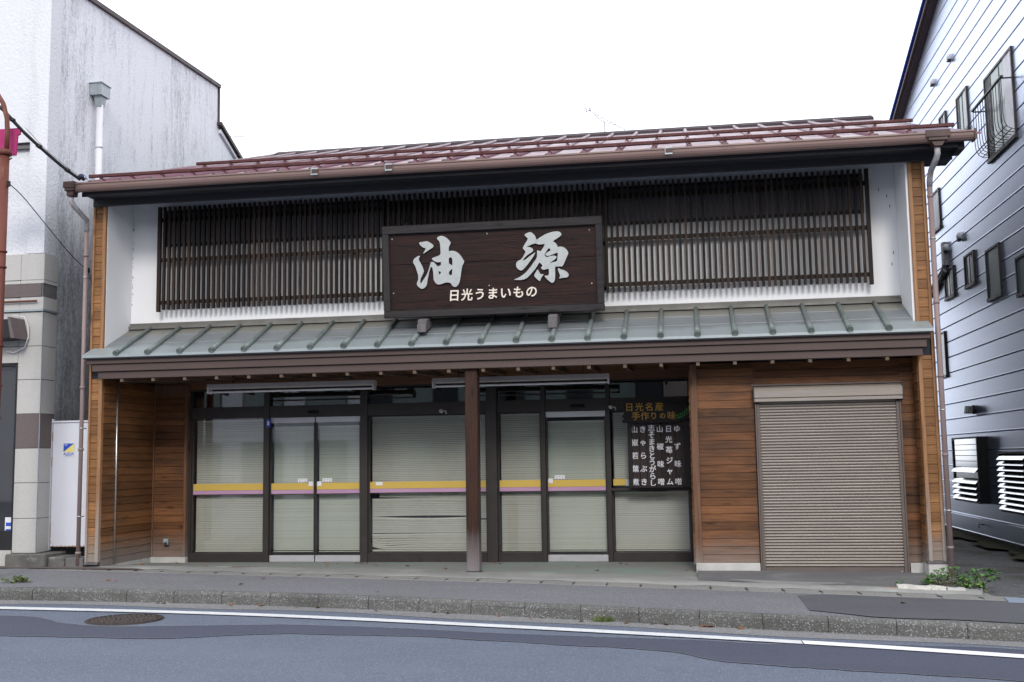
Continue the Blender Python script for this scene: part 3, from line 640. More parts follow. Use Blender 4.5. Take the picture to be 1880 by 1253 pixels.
# posts and header
b = MB()
for (a, c, y0) in ((-7.40,-7.352,1.55),(-6.204,-6.122,1.53),(-4.722,-4.612,1.53),(-2.842,-2.69,1.50),(-2.052,-1.988,1.53),(-1.128,-1.064,1.53),(.03,.068,1.56)):
    b = MB(); b.box(a,c,y0,1.66,.035,2.70); b.build('shopfront_post', M['alu'], shop, .003)
for (a, c) in ((-7.352,-6.204),(-6.122,-4.722),(-4.612,-2.842),(-2.69,-2.052),(-1.988,-1.128),(-1.064,.03)):
    b = MB(); b.box(a,c,1.545,1.66,2.165,2.335); b.build('header_rail', M['alu'], shop, .003)
    b = MB(); b.box(a,c,1.56,1.66,2.58,2.72); b.build('top_frame_rail', M['alu'], shop, .003)
def bay(x0, x1, zg0, zg1, m='blind', f=None, name='display_window'):
    b = MB(); b.box(x0,x1,1.55,1.65,.04,.178); b.box(x0,x0+.022,1.575,1.63,.178,zg1); b.box(x1-.022,x1,1.575,1.63,.178,zg1)
    w = b.build(name, M['alu'], shop, .003)
    pane(x0+.022,x1-.022,zg0,zg1,w); blind(x0+.035,x1-.035,zg0+.02,zg1-.05,M[m],w,f=f); return w
def f3(x, k, n):
    # the broken blind: slats drooping and pulled apart towards the left
    u = (x+4.6)/1.75; z = n-k; dz = 0; tw = 1; ok = 1
    if 3 <= z <= 7: dz += (-.045+.006*z)*math.exp(-((u-.14)/.16)**2) + (.05 if u < .07 else 0)
    if z in (1,2): dz += .045*max(0,(.10-u))/.10
    if z in (8,9): tw = 1.6-.5*u; dz -= .012*(1-u)
    if z == 18: dz -= .022*math.sin(max(0,min(1,u))*3.14); tw = 1.5
    if z == 19: dz += .012*math.sin(max(0,min(1,u))*3.14)
    if z in (17,18) and u > .85: dz += .02
    if 29 <= z <= 33: dz += (.02 - .004*(z-29))*max(0,1-u*1.6)
    if 29 <= z < 36 and u < .06: ok = 0
    if z in (28,): tw = 1.5
    return dz, tw, ok
w1 = bay(-7.352,-6.204,.178,2.165); stripes(-7.33,-6.226,w1)
w3 = bay(-4.612,-2.842,.178,2.165,f=f3); stripes(-4.59,-2.864,w3)
w4 = bay(-2.69,-2.052,.178,2.165); stripes(-2.668,-2.074,w4)
w5 = bay(-1.064,.03,.178,1.03); pane(-1.042,.02,1.07,2.165,w5); blind(-1.03,.0,1.10,2.10,M['blind'],w5); 
b = MB(); b.box(-1.064,.068,1.50,1.60,1.032,1.068); b.box(-1.042,-.78,YG-.006,YG-.004,1.10,1.193); b.build('counter_rail', M['alu'], w5, .003)
b = MB(); b.box(-1.042,-.835,YG-.009,YG-.007,1.102,1.193); b.build('yellow_stripe', M['yellow'], w5)
b = MB(); b.box(-.865,-.795,YG-.03,YG-.01,1.095,1.19); b.disc((-.83,YG-.031,1.14),.012); b.build('lock_plate', M['alulight'], w5)
def leaf_door(x0, x1, sticker, pad):
    b = MB(); b.box(x0,x0+.016,1.575,1.615,.045,2.16); b.box(x1-.016,x1,1.575,1.615,.045,2.16); d = b.build('sliding_door', M['alu'], shop)
    b = MB(); b.box(x0+.001,x1-.001,1.57,1.62,2.078,2.160); b.build('top_rail', M['alulight'], d, .003)
    b = MB(); b.box(x0+.001,x1-.001,1.57,1.62,.048,.142); b.build('bottom_rail', M['alulight'], d, .003)
    pane(x0+.016,x1-.016,.142,2.078,d); blind(x0+.01,x1-.01,.19,2.0,M['blindgreen'],d,y=1.72,pitch=.0255,w=.0262,tilt=66); stripes(x0+.01,x1-.01,d,1.19)
    if sticker is not None:
        b = MB(); b.box(sticker-.072,sticker+.072,YG-.007,YG-.004,1.20,1.255); st = b.build('notice_sticker', M['paper'], d)
        b = MB(); b.box(sticker-.06,sticker-.02,YG-.0085,YG-.0072,1.236,1.240); b.box(sticker+.02,sticker+.06,YG-.0085,YG-.0072,1.236,1.240); b.disc((sticker,YG-.0086,1.237),.007); b.box(sticker-.02,sticker+.02,YG-.0085,YG-.0072,1.208,1.212); b.disc((sticker-.045,YG-.0086,1.216),.009); b.disc((sticker+.045,YG-.0086,1.216),.009); b.build('print', M['ink'], d)
    b = MB(); b.box(pad-.033,pad+.033,YG-.012,YG-.007,1.145,1.21); b.build('touch_pad', M['paper'], d)
leaf_door(-6.118,-5.426,-5.62,-5.49); leaf_door(-5.414,-4.728,-5.24,-5.36); leaf_door(-1.984,-1.132,-1.80,-1.93)
b = MB(); b.box(-4.50,-4.40,YG-.007,YG-.0045,1.145,1.19); b.build('small_label', M['paper'], w3)
b = MB(); b.box(-6.16,-6.10,1.52,1.535,2.02,2.14); b.build('alarm_seal', M['blue'], shop); b = MB(); b.box(-6.145,-6.115,1.517,1.519,2.05,2.11); b.build('seal_print', M['paper'], shop)
for (a,c) in ((-5.52,-5.36),(-1.62,-1.42)):
    b = MB(); b.prism([(1.545,2.25),(1.52,2.25),(1.505,2.215),(1.545,2.195)], a, c); s_ = b.build('door_sensor', M['black'], shop, .003)
for (a, c) in ((-7.352,-6.204),(-6.122,-4.722),(-4.612,-2.842),(-2.69,-2.052),(-1.988,-1.128),(-1.064,.03)): pane(a,c,2.335,2.58,shop,'glassdark',1.61,'transom_glass')
for (cx,a) in ((-3.42,1),(-.98,1)):
    b = MB(); b.tube([(cx,1.5,2.16),(cx,1.47,2.2),(cx-.05,1.44,2.2)], .012, 8); b.lathe([(0,-.03),(.028,-.02),(.03,.03),(0,.035)], (cx-.06,1.43,2.2), 10, 'y'); b.build('small_camera', M['lampwhite'], shop)
# outdoor outlet box on the corner panel
b = MB(); b.prism([(1.49,.40),(1.44,.40),(1.425,.36),(1.43,.31),(1.49,.30)], -7.72, -7.64); ob = b.build('outlet_cover', M['galv'], shop, .004)
b = MB(); b.box(-7.705,-7.655,1.425,1.445,.315,.34); b.build('outlet_mouth', M['black'], ob)

# ------------------------------------------------------------------ upper eave, gutter, main roof
b = MB(); b.box(-8.10,3.36,-.34,-.02,5.20,5.225); b.box(-8.10,3.36,-.36,-.33,5.17,5.34); b.build('eave_soffit', M['beam'], shop)
b = MB(); b.box(-8.11,3.36,-.05,-.02,5.10,5.42); b.box(3.36,3.44,-.33,-.02,5.145,5.33); b.box(2.99,3.36,-.03,.3,5.11,5.20); b.build('eave_fascia_board', M['beam'], shop, .003)
SR = .336
def mz(y): return 5.345 + (y+.33)*SR
b = MB(); XL, XRr = -8.13, 3.62
b.prism([(-.40,mz(-.40)-.02),(6.7,mz(6.7)-.03),(12.9,mz(6.7)-.03-6.2*.44),(12.9,mz(6.7)-6.2*.44),(6.7,mz(6.7)),(-.40,mz(-.40)+.008)], XL, XRr)
roof = b.build('main_roof', M['redroof'], shop)
b = MB(); b.prism([(6.45,mz(6.45)+.045),(6.7,mz(6.7)+.075),(6.95,mz(6.45)+.045),(6.95,mz(6.45)-.02),(6.45,mz(6.45)-.02)], XL+.1, XRr-.02); b.build('ridge_cap', M['ridgemetal'], roof)
for i in range(25):
    x = -8.04 + .4553*i
    if x > 3.4: break
    b = MB(); rp_ = [(x+.034*math.cos(math.pi*k/8), .012+.040*math.sin(math.pi*k/8)) for k in range(9)]
    b.prism([(x+.034,-.005)]+rp_+[(x-.034,-.005)], 0, 1, 'y', True)
    b.v = [(p[0], -.25+p[1]*6.8, p[2]+mz(-.25+p[1]*6.8)) for p in b.v]
    cp = MB(); cp.prism([(x+.042*math.cos(math.pi*k/8), .006+.050*math.sin(math.pi*k/8)) for k in range(9)], -.275, -.235, 'y')
    cp.v = [(p[0],p[1],p[2]+mz(p[1])) for p in cp.v]
    b.build('roof_rib', M['redroof'], roof)
    cp.build('rib_cap', M['ribcap'], roof)
for (y, x0, x1, h) in ((.02,-8.22,3.42,.10),(2.35,-7.72,3.42,.10)):
    b = MB(); z = mz(y)+h; b.box(x0,x1,y-.022,y-.017,z-.022,z+.016); b.box(x0,x1,y-.017,y+.025,z-.025,z-.02)
    sb = b.build('snow_bar', M['redbar'], roof)
    for i in range(25):
        x = -8.04+.4553*i
        if x > 3.35 or x < x0+.02: continue
        b = MB(); b.box(x-.02,x+.02,y-.012,y+.02,mz(y)+.04,z-.026); b.tube([(x,y-.03,z),(x,y-.02,z)],.009,6); b.box(x-.03,x+.03,y+.026,y+.05,mz(y)+.035,mz(y)+.058); b.build('bar_clamp', M['redbar'], sb)
b = MB(); gp = [(-.365,5.30),(-.375,5.25),(-.40,5.222),(-.435,5.212),(-.47,5.222),(-.492,5.245),(-.503,5.272),(-.505,5.302),(-.518,5.310),(-.518,5.328),(-.50,5.330),(-.495,5.30),(-.492,5.272),(-.482,5.250),(-.465,5.230),(-.435,5.221),(-.405,5.230),(-.385,5.252),(-.375,5.30)]
b.prism(gp, -8.16, 3.52); gt = b.build('gutter', M['gutter'], shop)
for x in (-4.711,-3.708,-.107):
    b = MB(); b.box(x-.045,x+.045,-.524,-.507,5.240,5.335); gc = b.build('gutter_clip', M['gutterdark'], gt)
    b = MB(); b.box(x-.047,x+.047,-.529,-.5245,5.316,5.336); b.box(x-.047,x+.047,-.529,-.5245,5.240,5.258); b.box(x-.047,x-.040,-.529,-.5245,5.258,5.316); b.build('clip_rim', M['galv'], gt)
for (x, w) in ((-8.20,.085),(3.10,.14)):
    b = MB(); b.box(x-w,x+w,-.53,-.35,5.265,5.352); b.box(x-w*.8,x+w*.8,-.522,-.36,5.225,5.264); b.prism([(x-w*.6,5.225),(x-.045,5.16),(x+.045,5.16),(x+w*.6,5.225)], -.50, -.37, 'y')
    b.build('rainwater_head', M['gutterdark'], gt, .004)
b = MB(); b.box(3.515,3.535,-.52,-.35,5.215,5.345); b.build('gutter_end', M['gutterdark'], gt)
# downpipes
for (xh, xp, s_) in ((-8.20,-8.215,-1),(3.10,3.06,1)):
    b = MB(); y0 = -.43; 
    if s_ > 0: path = [(xh,y0,5.17),(xh,y0,5.08),(xh-.01,-.36,5.02),(xp-.0,-.22,4.93),(xp,-.12,4.84),(xp,-.10,4.76)]
    else: path = [(xh-.02,y0,5.17),(xh-.02,y0,5.10),(xh-.0,-.36,5.03),(xh+.03,-.10,4.90),(xp+.0,-.03,4.82),(xp,-.02,4.76)]
    b.tube(path, .036, 12); e = b.build('pipe_elbow', M['pipegrey'], shop)
    yp = path[-1][1]; zb = -.02 if s_ > 0 else .16
    b = MB(); b.tube([(xp,yp,4.80),(xp,yp,zb)], .033 if s_ > 0 else .028, 14)
    for z in ((4.62,3.3,2.4,1.45,.35) if s_ > 0 else (4.4,2.55,1.7,.3)): b.tube([(xp,yp,z),(xp,yp,z+.035)], .038, 14)
    dp = b.build('downpipe', M['pipe'], shop)
    for z in (4.1,2.0,.8):
        b = MB(); b.tube([(xp,yp,z),(xp,yp,z+.012)], .039, 12); b.box(xp-.006,xp+.006,yp,yp+.12,z,z+.012); b.build('pipe_strap', M['steel'], dp)

# ------------------------------------------------------------------ name board over the door
th = math.atan2(.11, 1.26)
sign = thing('sign_board', (-2.5,.15,3.40), 'large dark wooden shop sign with two silver characters hung on the lattice', 'sign', None, (th,0,0))
SM = Matrix.Identity(4)
b = MB()
for (z0, z1) in ((.05,.219),(.223,.712),(.717,1.20)): b.box(-1.44,1.46,.03,.06,z0,z1)
b.build('sign_planks', M['signwood'], sign, .002, True)
b = MB(); b.box(-1.46,1.50,-.015,.07,1.125,1.235); b.box(-1.46,1.50,-.015,.07,0,.09); b.box(-1.46,-1.37,-.013,.068,.09,1.125); b.box(1.41,1.50,-.013,.068,.09,1.125)
b.box(-1.37,1.41,.015,.03,.09,.105); b.box(-1.37,1.41,.015,.03,1.11,1.125)
b.build('sign_frame', M['signframe'], sign, .008, True)
def fy(cx, cy): return (.000771*cx-.000021*cy-3.66475+2.5, -.000034*cx-.000755*cy+1.268055)
def fg(cx, cy): return (.000748*cx-.000023*cy-2.25875+2.5, -.000033*cx-.000743*cy+1.199043)
YU = [[(285,340),(350,332),(425,318),(480,345),(530,380),(542,410),(525,435),(450,480),(350,548),(375,505),(408,447),(360,435),(310,400),(288,365)],
[(305,575),(250,590),(195,635),(175,680),(185,715),(215,760),(240,830),(262,900),(272,960),(270,1005),(240,1075),(255,1110),(290,1145),(330,1167),(370,1155),(405,1125),(425,1080),(432,1020),(450,930),(465,850),(495,770),(520,790),(535,860),(540,960),(545,1010),(570,1055),(610,1088),(660,1085),(730,1058),(790,1047),(845,1060),(865,1100),(900,1128),(940,1128),(975,1095),(1000,1040),(1015,960),(1030,850),(1045,760),(1078,700),(1080,675),(1050,620),(1000,550),(940,505),(870,487),(805,500),(812,420),(840,365),(845,345),(800,285),(740,240),(680,222),(620,240),(600,270),(620,300),(650,330),(662,420),(668,560),(600,590),(515,620),(512,635),(540,665),(590,692),(640,692),(672,685),(672,750),(605,768),(570,715),(540,690),(505,685),(490,700),(470,780),(440,870),(400,950),(350,1020),(318,1075),(303,1050),(310,990),(340,930),(368,865),(365,830),(340,760),(300,690),(275,650),(285,610)],
[(808,625),(832,603),(862,612),(876,650),(874,735),(868,755),(845,730),(812,718)],[(625,848),(682,865),(640,920)],[(875,800),(868,925),(815,915),(812,860)]]
GEN = [[(135,1000),(230,960),(330,890),(410,800),(480,700),(535,620),(545,560),(540,490),(560,482),(605,505),(650,440),(685,365),(640,375),(570,380),(505,355),(420,390),(335,432),(400,420),(450,440),(478,475),(460,510),(400,545),(330,600),(278,672),(340,645),(420,580),(520,505),(480,590),(400,700),(330,790),(280,835),(250,842),(200,815),(172,770),(168,720),(190,680),(235,655),(265,640),(300,590),(340,510),(320,480),(285,445),(310,395),(385,275),(350,245),(318,215),(330,190),(400,160),(440,162),(480,195),(515,240),(530,300),(600,250),(700,190),(800,158),(890,145),(940,155),(972,190),(970,220),(930,250),(815,322),(860,345),(895,385),(905,425),(960,415),(1020,430),(1070,475),(1097,530),(1080,570),(1050,640),(1000,755),(985,767),(900,768),(858,772),(862,880),(862,980),(850,1030),(815,1060),(770,1040),(710,985),(665,930),(745,930),(755,890),(750,800),(680,825),(640,825),(608,790),(640,760),(635,745),(585,690),(540,770),(480,850),(400,940),(340,990),(260,1010),(150,1008)],
[(752,435),(788,482),(740,508),(688,545),(690,560),(718,585),(760,580),(840,545),(912,518),(905,600),(895,680),(830,690),(750,712),(790,690),(860,640),(890,605),(880,585),(830,575),(760,590),(705,608),(670,555),(700,510)],
[(555,810),(590,890),(612,905),(668,905),(635,940),(612,980),(600,1020),(580,1025),(540,990),(500,950),(492,915),(520,870)],
[(915,790),(960,820),(1030,835),(1080,870),(1103,910),(1090,950),(1050,965),(985,968),(928,985),(955,930),(930,880),(912,830)]]
for lp, f in ((YU, fy), (GEN, fg)):
    MB().outline(lp, f, .002, .022).build('sign_character', M['silver'], sign, 0, True)
b = MB()
for i, ch in enumerate('日光うまいもの'):
    b.text(ch, -.50+.1735*i, .262+.002*i, .165, .022, .018, .0028, .98, None, .08)
b.build('sign_lettering', M['cream'], sign, 0, True)
for (x, z) in ((-1.33,1.06),(-.03,1.075),(1.33,1.06),(-1.33,.33),(-.02,.385),(1.34,.36)):
    b = MB(); b.lathe([(.012,0),(.010,-.008),(.004,-.013),(0,-.013)], (x,.03,z), 10, 'y'); b.build('sign_bolt', M['steel'], sign, 0, True)
for x in (-3.40, -1.66):
    b = MB(); b.hexa([(x-.07,-.02,3.17),(x+.05,-.02,3.17),(x+.05,.36,3.29),(x-.07,.36,3.29),(x-.07,-.02,3.28),(x+.05,-.02,3.28),(x+.05,.36,3.395),(x-.07,.36,3.395)])
    b.hexa([(x-.07,.02,3.282),(x+.05,.02,3.282),(x+.05,.36,3.397),(x-.07,.36,3.397),(x-.07,.02,3.35),(x+.05,.02,3.35),(x+.05,.36,3.42),(x-.07,.36,3.42)])
    b.build('sign_bracket', M['bracket'], sign, .01)
for a in (-3.7, -1.2): b = MB(); b.tube([(a,.15,4.6),(a,.6,4.9)], .008, 6); b.build('sign_stay', M['darksteel'], sign)

# ------------------------------------------------------------------ menu board
menu = thing('menu_board', (-.4,1.33,1.07), 'tall black menu board with gold heading and white columns of writing beside the counter window', 'menu board')
b = MB(); y0 = 1.36
for i in range(7): b.box(-.745+.098*i, -.745+.098*i+.094, y0, y0+.02, 1.10, 2.0)
b.build('menu_planks', M['menuwood'], menu, .002)
b = MB(); b.box(-.81,-.75,y0-.015,y0+.03,1.07,2.0); b.box(-.055,.055,y0-.015,y0+.03,1.07,2.2); b.box(-.75,-.055,y0-.013,y0+.028,1.07,1.10); b.build('menu_frame', M['blackboard'], menu, .004)
hd = [(-.86,2.23),(.06,2.24),(.06,1.965),(-.87,1.965),(-.88,2.0),(-.85,2.03),(-.885,2.06),(-.85,2.10),(-.875,2.14),(-.845,2.17),(-.86,2.2)]
MB().outline([hd], lambda x,z:(x,z), y0-.05, y0-.018, 1).build('heading_board', M['blackboard'], menu)
b = MB(); 
for i, ch in enumerate('日光名産'): b.text(ch, -.775+.138*i, 2.178, .122, y0-.052, .004, .0022, 1.0)
for i, (ch, s_) in enumerate(zip('手作りの味', (.135,.135,.12,.10,.135))): b.text(ch, -.685+.122*i, 2.052, s_*.9, y0-.052, .004, .0022, 1.0)
b.build('heading_lettering', M['gold'], menu)
cols = [(-.715,'山椒若葉煮',1.87,1.145),(-.60,'きゃらぶき',1.87,1.145),(-.48,'志そまきとうがらし',1.885,1.13),(-.365,'山椒味噌',1.87,1.145),(-.245,'日光苺ジャム',1.87,1.145),(-.13,'ゆず味噌',1.87,1.145)]
for (x, s_, zt, zb) in cols:
    b = MB()
    for i, ch in enumerate(s_):
        b.text(ch, x, zt+(zb-zt)*i/(len(s_)-1), .100, y0-.003, .004, .0024 if ord(ch) < 0x3100 else .0016, .98)
    b.build('menu_lettering', M['whiteink'], menu)
b = MB()
for i in range(8):
    u = i/7; x, z = -.13+.20*u, 2.03+.15*u-.03*math.sin(u*3)
    for s_ in (-1,1):
        a = .7+s_*.9; dx, dz = math.cos(a)*.045, math.sin(a)*.045; nx, nz_ = -math.sin(a)*.009, math.cos(a)*.009
        b.add([(x,y0-.053,z),(x+dx*.5-nx,y0-.053,z+dz*.5-nz_),(x+dx,y0-.053,z+dz),(x+dx*.5+nx,y0-.053,z+dz*.5+nz_)], [(0,1,2,3)])
b.build('leaf_sprig', M['leafgreen'], menu)

# ------------------------------------------------------------------ eave lamps
for (x0, x1, lab) in ((-6.60,-4.19,'long white unlit tube lamp hanging under the eave above the double sliding door'),(-3.375,-.985,'long white unlit tube lamp hanging under the eave behind the wooden post')):
    t = thing('tube_lamp', ((x0+x1)/2,.5,2.73), lab, 'lamp', 'tube lamps under the porch eave')
    b = MB(); b.prism([(.43,2.60),(.40,2.535),(.60,2.535),(.57,2.60)], x0, x1); b.build('lamp_housing', M['lampwhite'], t, .003)
    b = MB(); b.tube([(x0+.03,.45,2.484),(x1-.03,.45,2.484)], .013, 10); b.build('lamp_tube', M['tube'], t)
    for x in (x0+.012, x1-.012):
        b = MB(); b.box(x-.012,x+.012,.43,.555,2.466,2.534); b.build('lamp_socket', M['lampwhite'], t)
    for x in (x0+.35, x1-.35):
        b = MB(); b.box(x-.01,x+.01,.49,.51,2.60,2.735); b.build('lamp_hanger', M['darksteel'], t)

# ------------------------------------------------------------------ aerial behind the ridge
an = thing('tv_aerial', (-1.39,7.0,7.6), 'thin fish-bone aerial standing behind the ridge of the burgundy roof', 'aerial')
b = MB(); b.tube([(-1.39,6.9,7.5),(-1.39,6.9,8.03)], .012, 6); b.tube([(-1.39,6.9,8.03),(-1.5,6.75,8.07),(-1.56,6.68,8.13)], .008, 6); b.tube([(-1.39,6.9,8.03),(-1.2,7.1,8.02),(-1.18,7.15,8.07)], .007, 6); b.build('mast', M['pipegrey'], an)
b = MB(); b.tube([(-1.72,6.5,8.20),(-1.02,7.35,7.99)], .007, 6)
for i in range(9):
    u = i/8; c = Vector((-1.66,6.57,8.18)).lerp(Vector((-1.04,7.33,8.0)), u); d = Vector((.77,-.63,0))*.085
    b.tube([c-d, c+d], .004, 5)
b.tube([(-1.74,6.5,8.26),(-1.70,6.5,8.12)], .01, 5); b.box(-1.66,-1.63,6.53,6.58,8.17,8.23); b.build('elements', M['pipegrey'], an)
# small rear aerial tip near the left building
an = thing('roof_aerial_rod', (-8.9,6.2,8.0), 'short thin rod sticking out behind the stained white building', 'aerial')
MB().tube([(-8.86,6.2,8.02),(-8.55,6.25,8.0)], .008, 6).build('rod', M['pipegrey'], an)

# ------------------------------------------------------------------ left building
lb = thing('stained_building', (-9.6,0,.2), 'tall white stucco building with dark rain streaks left of the shop', 'building')
XB = -8.90
b = MB(); b.prism([(.28,.0),(5.69,.0),(7.2,.0),(7.2,7.52),(6.7,7.68),(5.72,8.10),(5.72,8.86),(1.0,8.63),(.28,8.60)], XB-.25, XB); b.build('side_wall', M['stucco'], lb)
b = MB(); b.box(-9.14,XB+.03,.0,.279,4.49,8.6); pil = b.build('corner_pilaster', M['stuccoclean'], lb)
b = MB(); b.box(-16,-9.141,.06,.3,3.02,8.6); b.build('front_wall', M['stuccoclean'], lb)
b = MB(); b.box(-16,-9.142,-.0,.08,6.02,6.06); b.box(-16,-9.142,-.012,.0601,6.10,6.11); b.build('front_ledge', M['ledge'], lb)
# parapet edge trim
b = MB(); b.prism([(.0,8.60),(1.0,8.63),(5.76,8.86),(5.76,8.93),(1.0,8.70),(.0,8.67)], XB-.2, XB+.05); b.box(XB-.05,XB+.035,5.722,5.76,8.05,8.86); b.build('parapet_trim', M['brownmetal'], lb)
b = MB(); b.hexa([(XB-.3,5.7,8.10),(XB+.10,5.7,8.10),(XB+.10,7.2,7.46),(XB-.3,7.2,7.46),(XB-.3,5.7,8.16),(XB+.10,5.7,8.16),(XB+.10,7.2,7.54),(XB-.3,7.2,7.54)]); b.build('rear_verge', M['brownmetal'], lb)
b = MB(); b.hexa([(XB,5.78,7.96),(XB+.05,5.78,7.96),(XB+.05,7.1,7.42),(XB,7.1,7.42),(XB,5.78,8.03),(XB+.05,5.78,8.03),(XB+.05,7.1,7.47),(XB,7.1,7.47)]); b.build('rear_bargeboard', M['whitepvc'], lb)
b = MB(); b.box(-16,XB-.251,.28,7.2,0,7.4); b.box(-16,-9.3,.3,.7,0,3.0); b.build('body', M['stuccoclean'], lb)
# tiled pier: rows
rows = [(.32,.787),(.79,1.272),(1.275,1.747),(2.228,2.70),(2.704,3.17),(3.173,3.655),(4.108,4.485)]
b = MB()
for (z0, z1) in rows: b.box(-9.20,XB+.055,-.02,.33,z0,z1-.005)
b.box(-9.20,XB+.055,-.02,.33,3.69,3.86); b.box(-9.20,XB+.055,-.02,.33,4.055,4.104)
for (z0, z1) in rows[4:]+[(3.69,3.86),(4.055,4.104)]: b.box(-9.62,-9.204,-.02,.1,max(z0,2.94),z1-.005); b.box(-16,-9.624,-.02,.1,max(z0,2.94),z1-.005)
b.build('granite_tiles', M['tile'], lb, .003)
b = MB(); b.box(-9.20,XB+.055,-.02,.33,1.75,2.224); b.build('brown_tile_block', M['tile_d'], lb, .003)
b = MB(); b.box(-9.60,XB+.02,-.022,.30,3.865,4.052); b.build('brown_tile_stripe', M['tile_d'], lb, .003)
b = MB(); b.box(-9.19,XB+.045,-.012,.32,.3,4.48); b.build('tile_backing', M['ledge'], lb)
b = MB(); b.box(-9.7,XB+.075,-.05,.35,3.658,3.687); b.box(XB+.052,XB+.062,-.026,-.016,.32,3.655); b.build('metal_band', M['galv'], lb)
b = MB(); b.tube([(-9.6,-.06,3.80),(XB-.02,-.06,3.80)], .014, 8); b.build('red_rod', M['rust'], lb)
# shop window
b = MB(); b.box(-12,-9.201,.12,.2,.36,2.92); wn_ = b.build('shop_window', M['interior'], lb)
b = MB(); b.box(-9.24,-9.20,.0,.12,.36,2.93); b.box(-12,-9.24,.0,.12,2.90,2.935); b.box(-12,-9.24,.0,.12,.36,.62); b.build('window_frame', M['black'], wn_)
b = MB(); b.quad((-12,.06,.62),(-9.24,.06,.62),(-9.24,.06,2.9),(-12,.06,2.9)); b.build('window_pane', M['glass'], wn_)
b = MB(); b.box(-9.36,-9.255,.045,.055,.60,.80); st = b.build('window_sticker', M['paper'], wn_)
b = MB(); b.box(-9.345,-9.27,.042,.044,.68,.73); b.box(-9.345,-9.27,.042,.044,.61,.64); b.build('sticker_print', M['blue'], st) if False else b.build('sticker_print', M['blue'], wn_)
b = MB(); b.box(-12,-9.4,.13,.14,.62,1.7); b.build('display_cloth', M['whitepvc'], wn_)
b = MB(); b.hexa([(-9.2,-.02,.0),(-9.2,-.02,.0),(-9.2,.1,.0),(-9.2,.1,.0),(-9.2,-.02,.3),(-9.2,-.02,.3),(-9.2,.1,.3),(-9.2,.1,.3)]) if False else b.box(-12,-9.21,-.03,.2,.1,.355); b.build('window_plinth', M['tile'], lb)
# hopper and downpipe on the side wall
b = MB(); b.box(XB+.005,XB+.20,1.10,1.36,7.16,7.34); b.box(XB+.0,XB+.215,1.085,1.375,7.341,7.355); b.hexa([(XB+.07,1.17,7.0),(XB+.15,1.17,7.0),(XB+.15,1.29,7.0),(XB+.07,1.29,7.0),(XB+.05,1.15,7.159),(XB+.17,1.15,7.159),(XB+.17,1.31,7.159),(XB+.05,1.31,7.159)]); hp = b.build('rain_hopper', M['galv'], lb)
b = MB(); b.tube([(XB+.11,1.23,7.03),(XB+.11,1.23,2.2)], .050, 14)
for z in (6.35,4.9,3.4): b.tube([(XB+.11,1.23,z),(XB+.11,1.23,z+.035)], .056, 14)
b.build('wall_downpipe', M['whitepvc'], lb)
# dark projector bracket over the window
b = MB(); b.prism([(-9.62,3.50),(-9.13,3.52),(-9.08,3.26),(-9.62,3.24)], -.34, -.02, 'y'); pj = b.build('awning_box', M['black'], lb, .004)
b = MB(); b.prism([(-9.16,3.545),(-9.125,3.545),(-9.045,3.25),(-9.10,3.25)], -.36, -.02, 'y'); b.build('awning_side_plate', M['tile_d'], pj)
b = MB(); b.box(-9.45,-9.35,-.38,-.3,3.28,3.34); b.build('awning_crank', M['pipegrey'], pj)
b = MB(); b.tube([(-9.25,-.1,3.60),(-9.1,-.06,3.58),(-9.04,-.06,3.45),(-9.03,-.06,3.3),(-9.08,-.06,3.15),(-9.25,-.06,3.08),(-9.35,-.06,3.1)], .008, 6); b.build('loose_wire', M['whitepvc'], lb)

# narrow painted door closing the gap
gd = thing('gap_door', (-8.6,.3,.37), 'narrow pale painted metal door with rusty foot between the two buildings', 'door')
b = MB(); b.box(-8.835,-8.27,.30,.33,.375,2.10); b.build('door_panel', M['doorwhite'], gd, .004)
b = MB(); b.box(-8.87,-8.842,.28,.34,.33,2.16); b.box(-8.842,-8.27,.285,.34,2.104,2.13); b.build('door_frame', M['doorwhite'], gd, .003)
b = MB()
for i in range(40):
    x = -8.83+.0138*i; h = random.uniform(.004,.022); b.box(x,x+.0138,.2975,.2995,.376,.376+h)
for i in range(14):
    z = .42+.02*i; b.box(-8.834,-8.834+random.uniform(.004,.014),.2975,.2995,z,z+.02)
for z in (1.85,1.5): b.box(-8.845,-8.835,.29,.30,z,z+.12)
b.build('rust_edge', M['rustband'], gd)
b = MB(); b.box(-8.668,-8.50,.294,.2995,1.625,1.815); pl_ = b.build('security_plate', M['paper'], gd)
b = MB(); b.add([(-8.665,.293,1.81),(-8.503,.293,1.81),(-8.665,.293,1.69)], [(0,2,1)]); b.text('ALSOK', -8.584, 1.663, .052, .2935, .002, .001, 1.0); b.box(-8.64,-8.53,.2925,.2935,1.635,1.640); b.build('plate_blue', M['blue'], pl_)
b = MB(); b.add([(-8.503,.2928,1.81),(-8.665,.2928,1.69),(-8.503,.2928,1.69)], [(0,1,2)]); b.build('plate_yellow', M['yel2'], pl_)
b = MB(); b.box(-8.655,-8.60,.2915,.2925,1.795,1.800); b.box(-8.64,-8.615,.2915,.2925,1.78,1.785); b.build('plate_print', M['paper'], pl_)
bs = thing('concrete_step', (-8.7,0,.1), 'rough dirty concrete step under the tiled pier and gap door', 'step')
b = MB(); b.box(-9.24,-8.64,-.12,.4,.05,.31); b.box(-8.64,-8.40,-.06,.4,.05,.265); b.build('step_block', M['oldconc'], bs, .015)
b = MB(); b.box(-8.398,-8.14,-.03,.3,.05,.25); b.build('step_drain', M['ledge'], bs, .008)

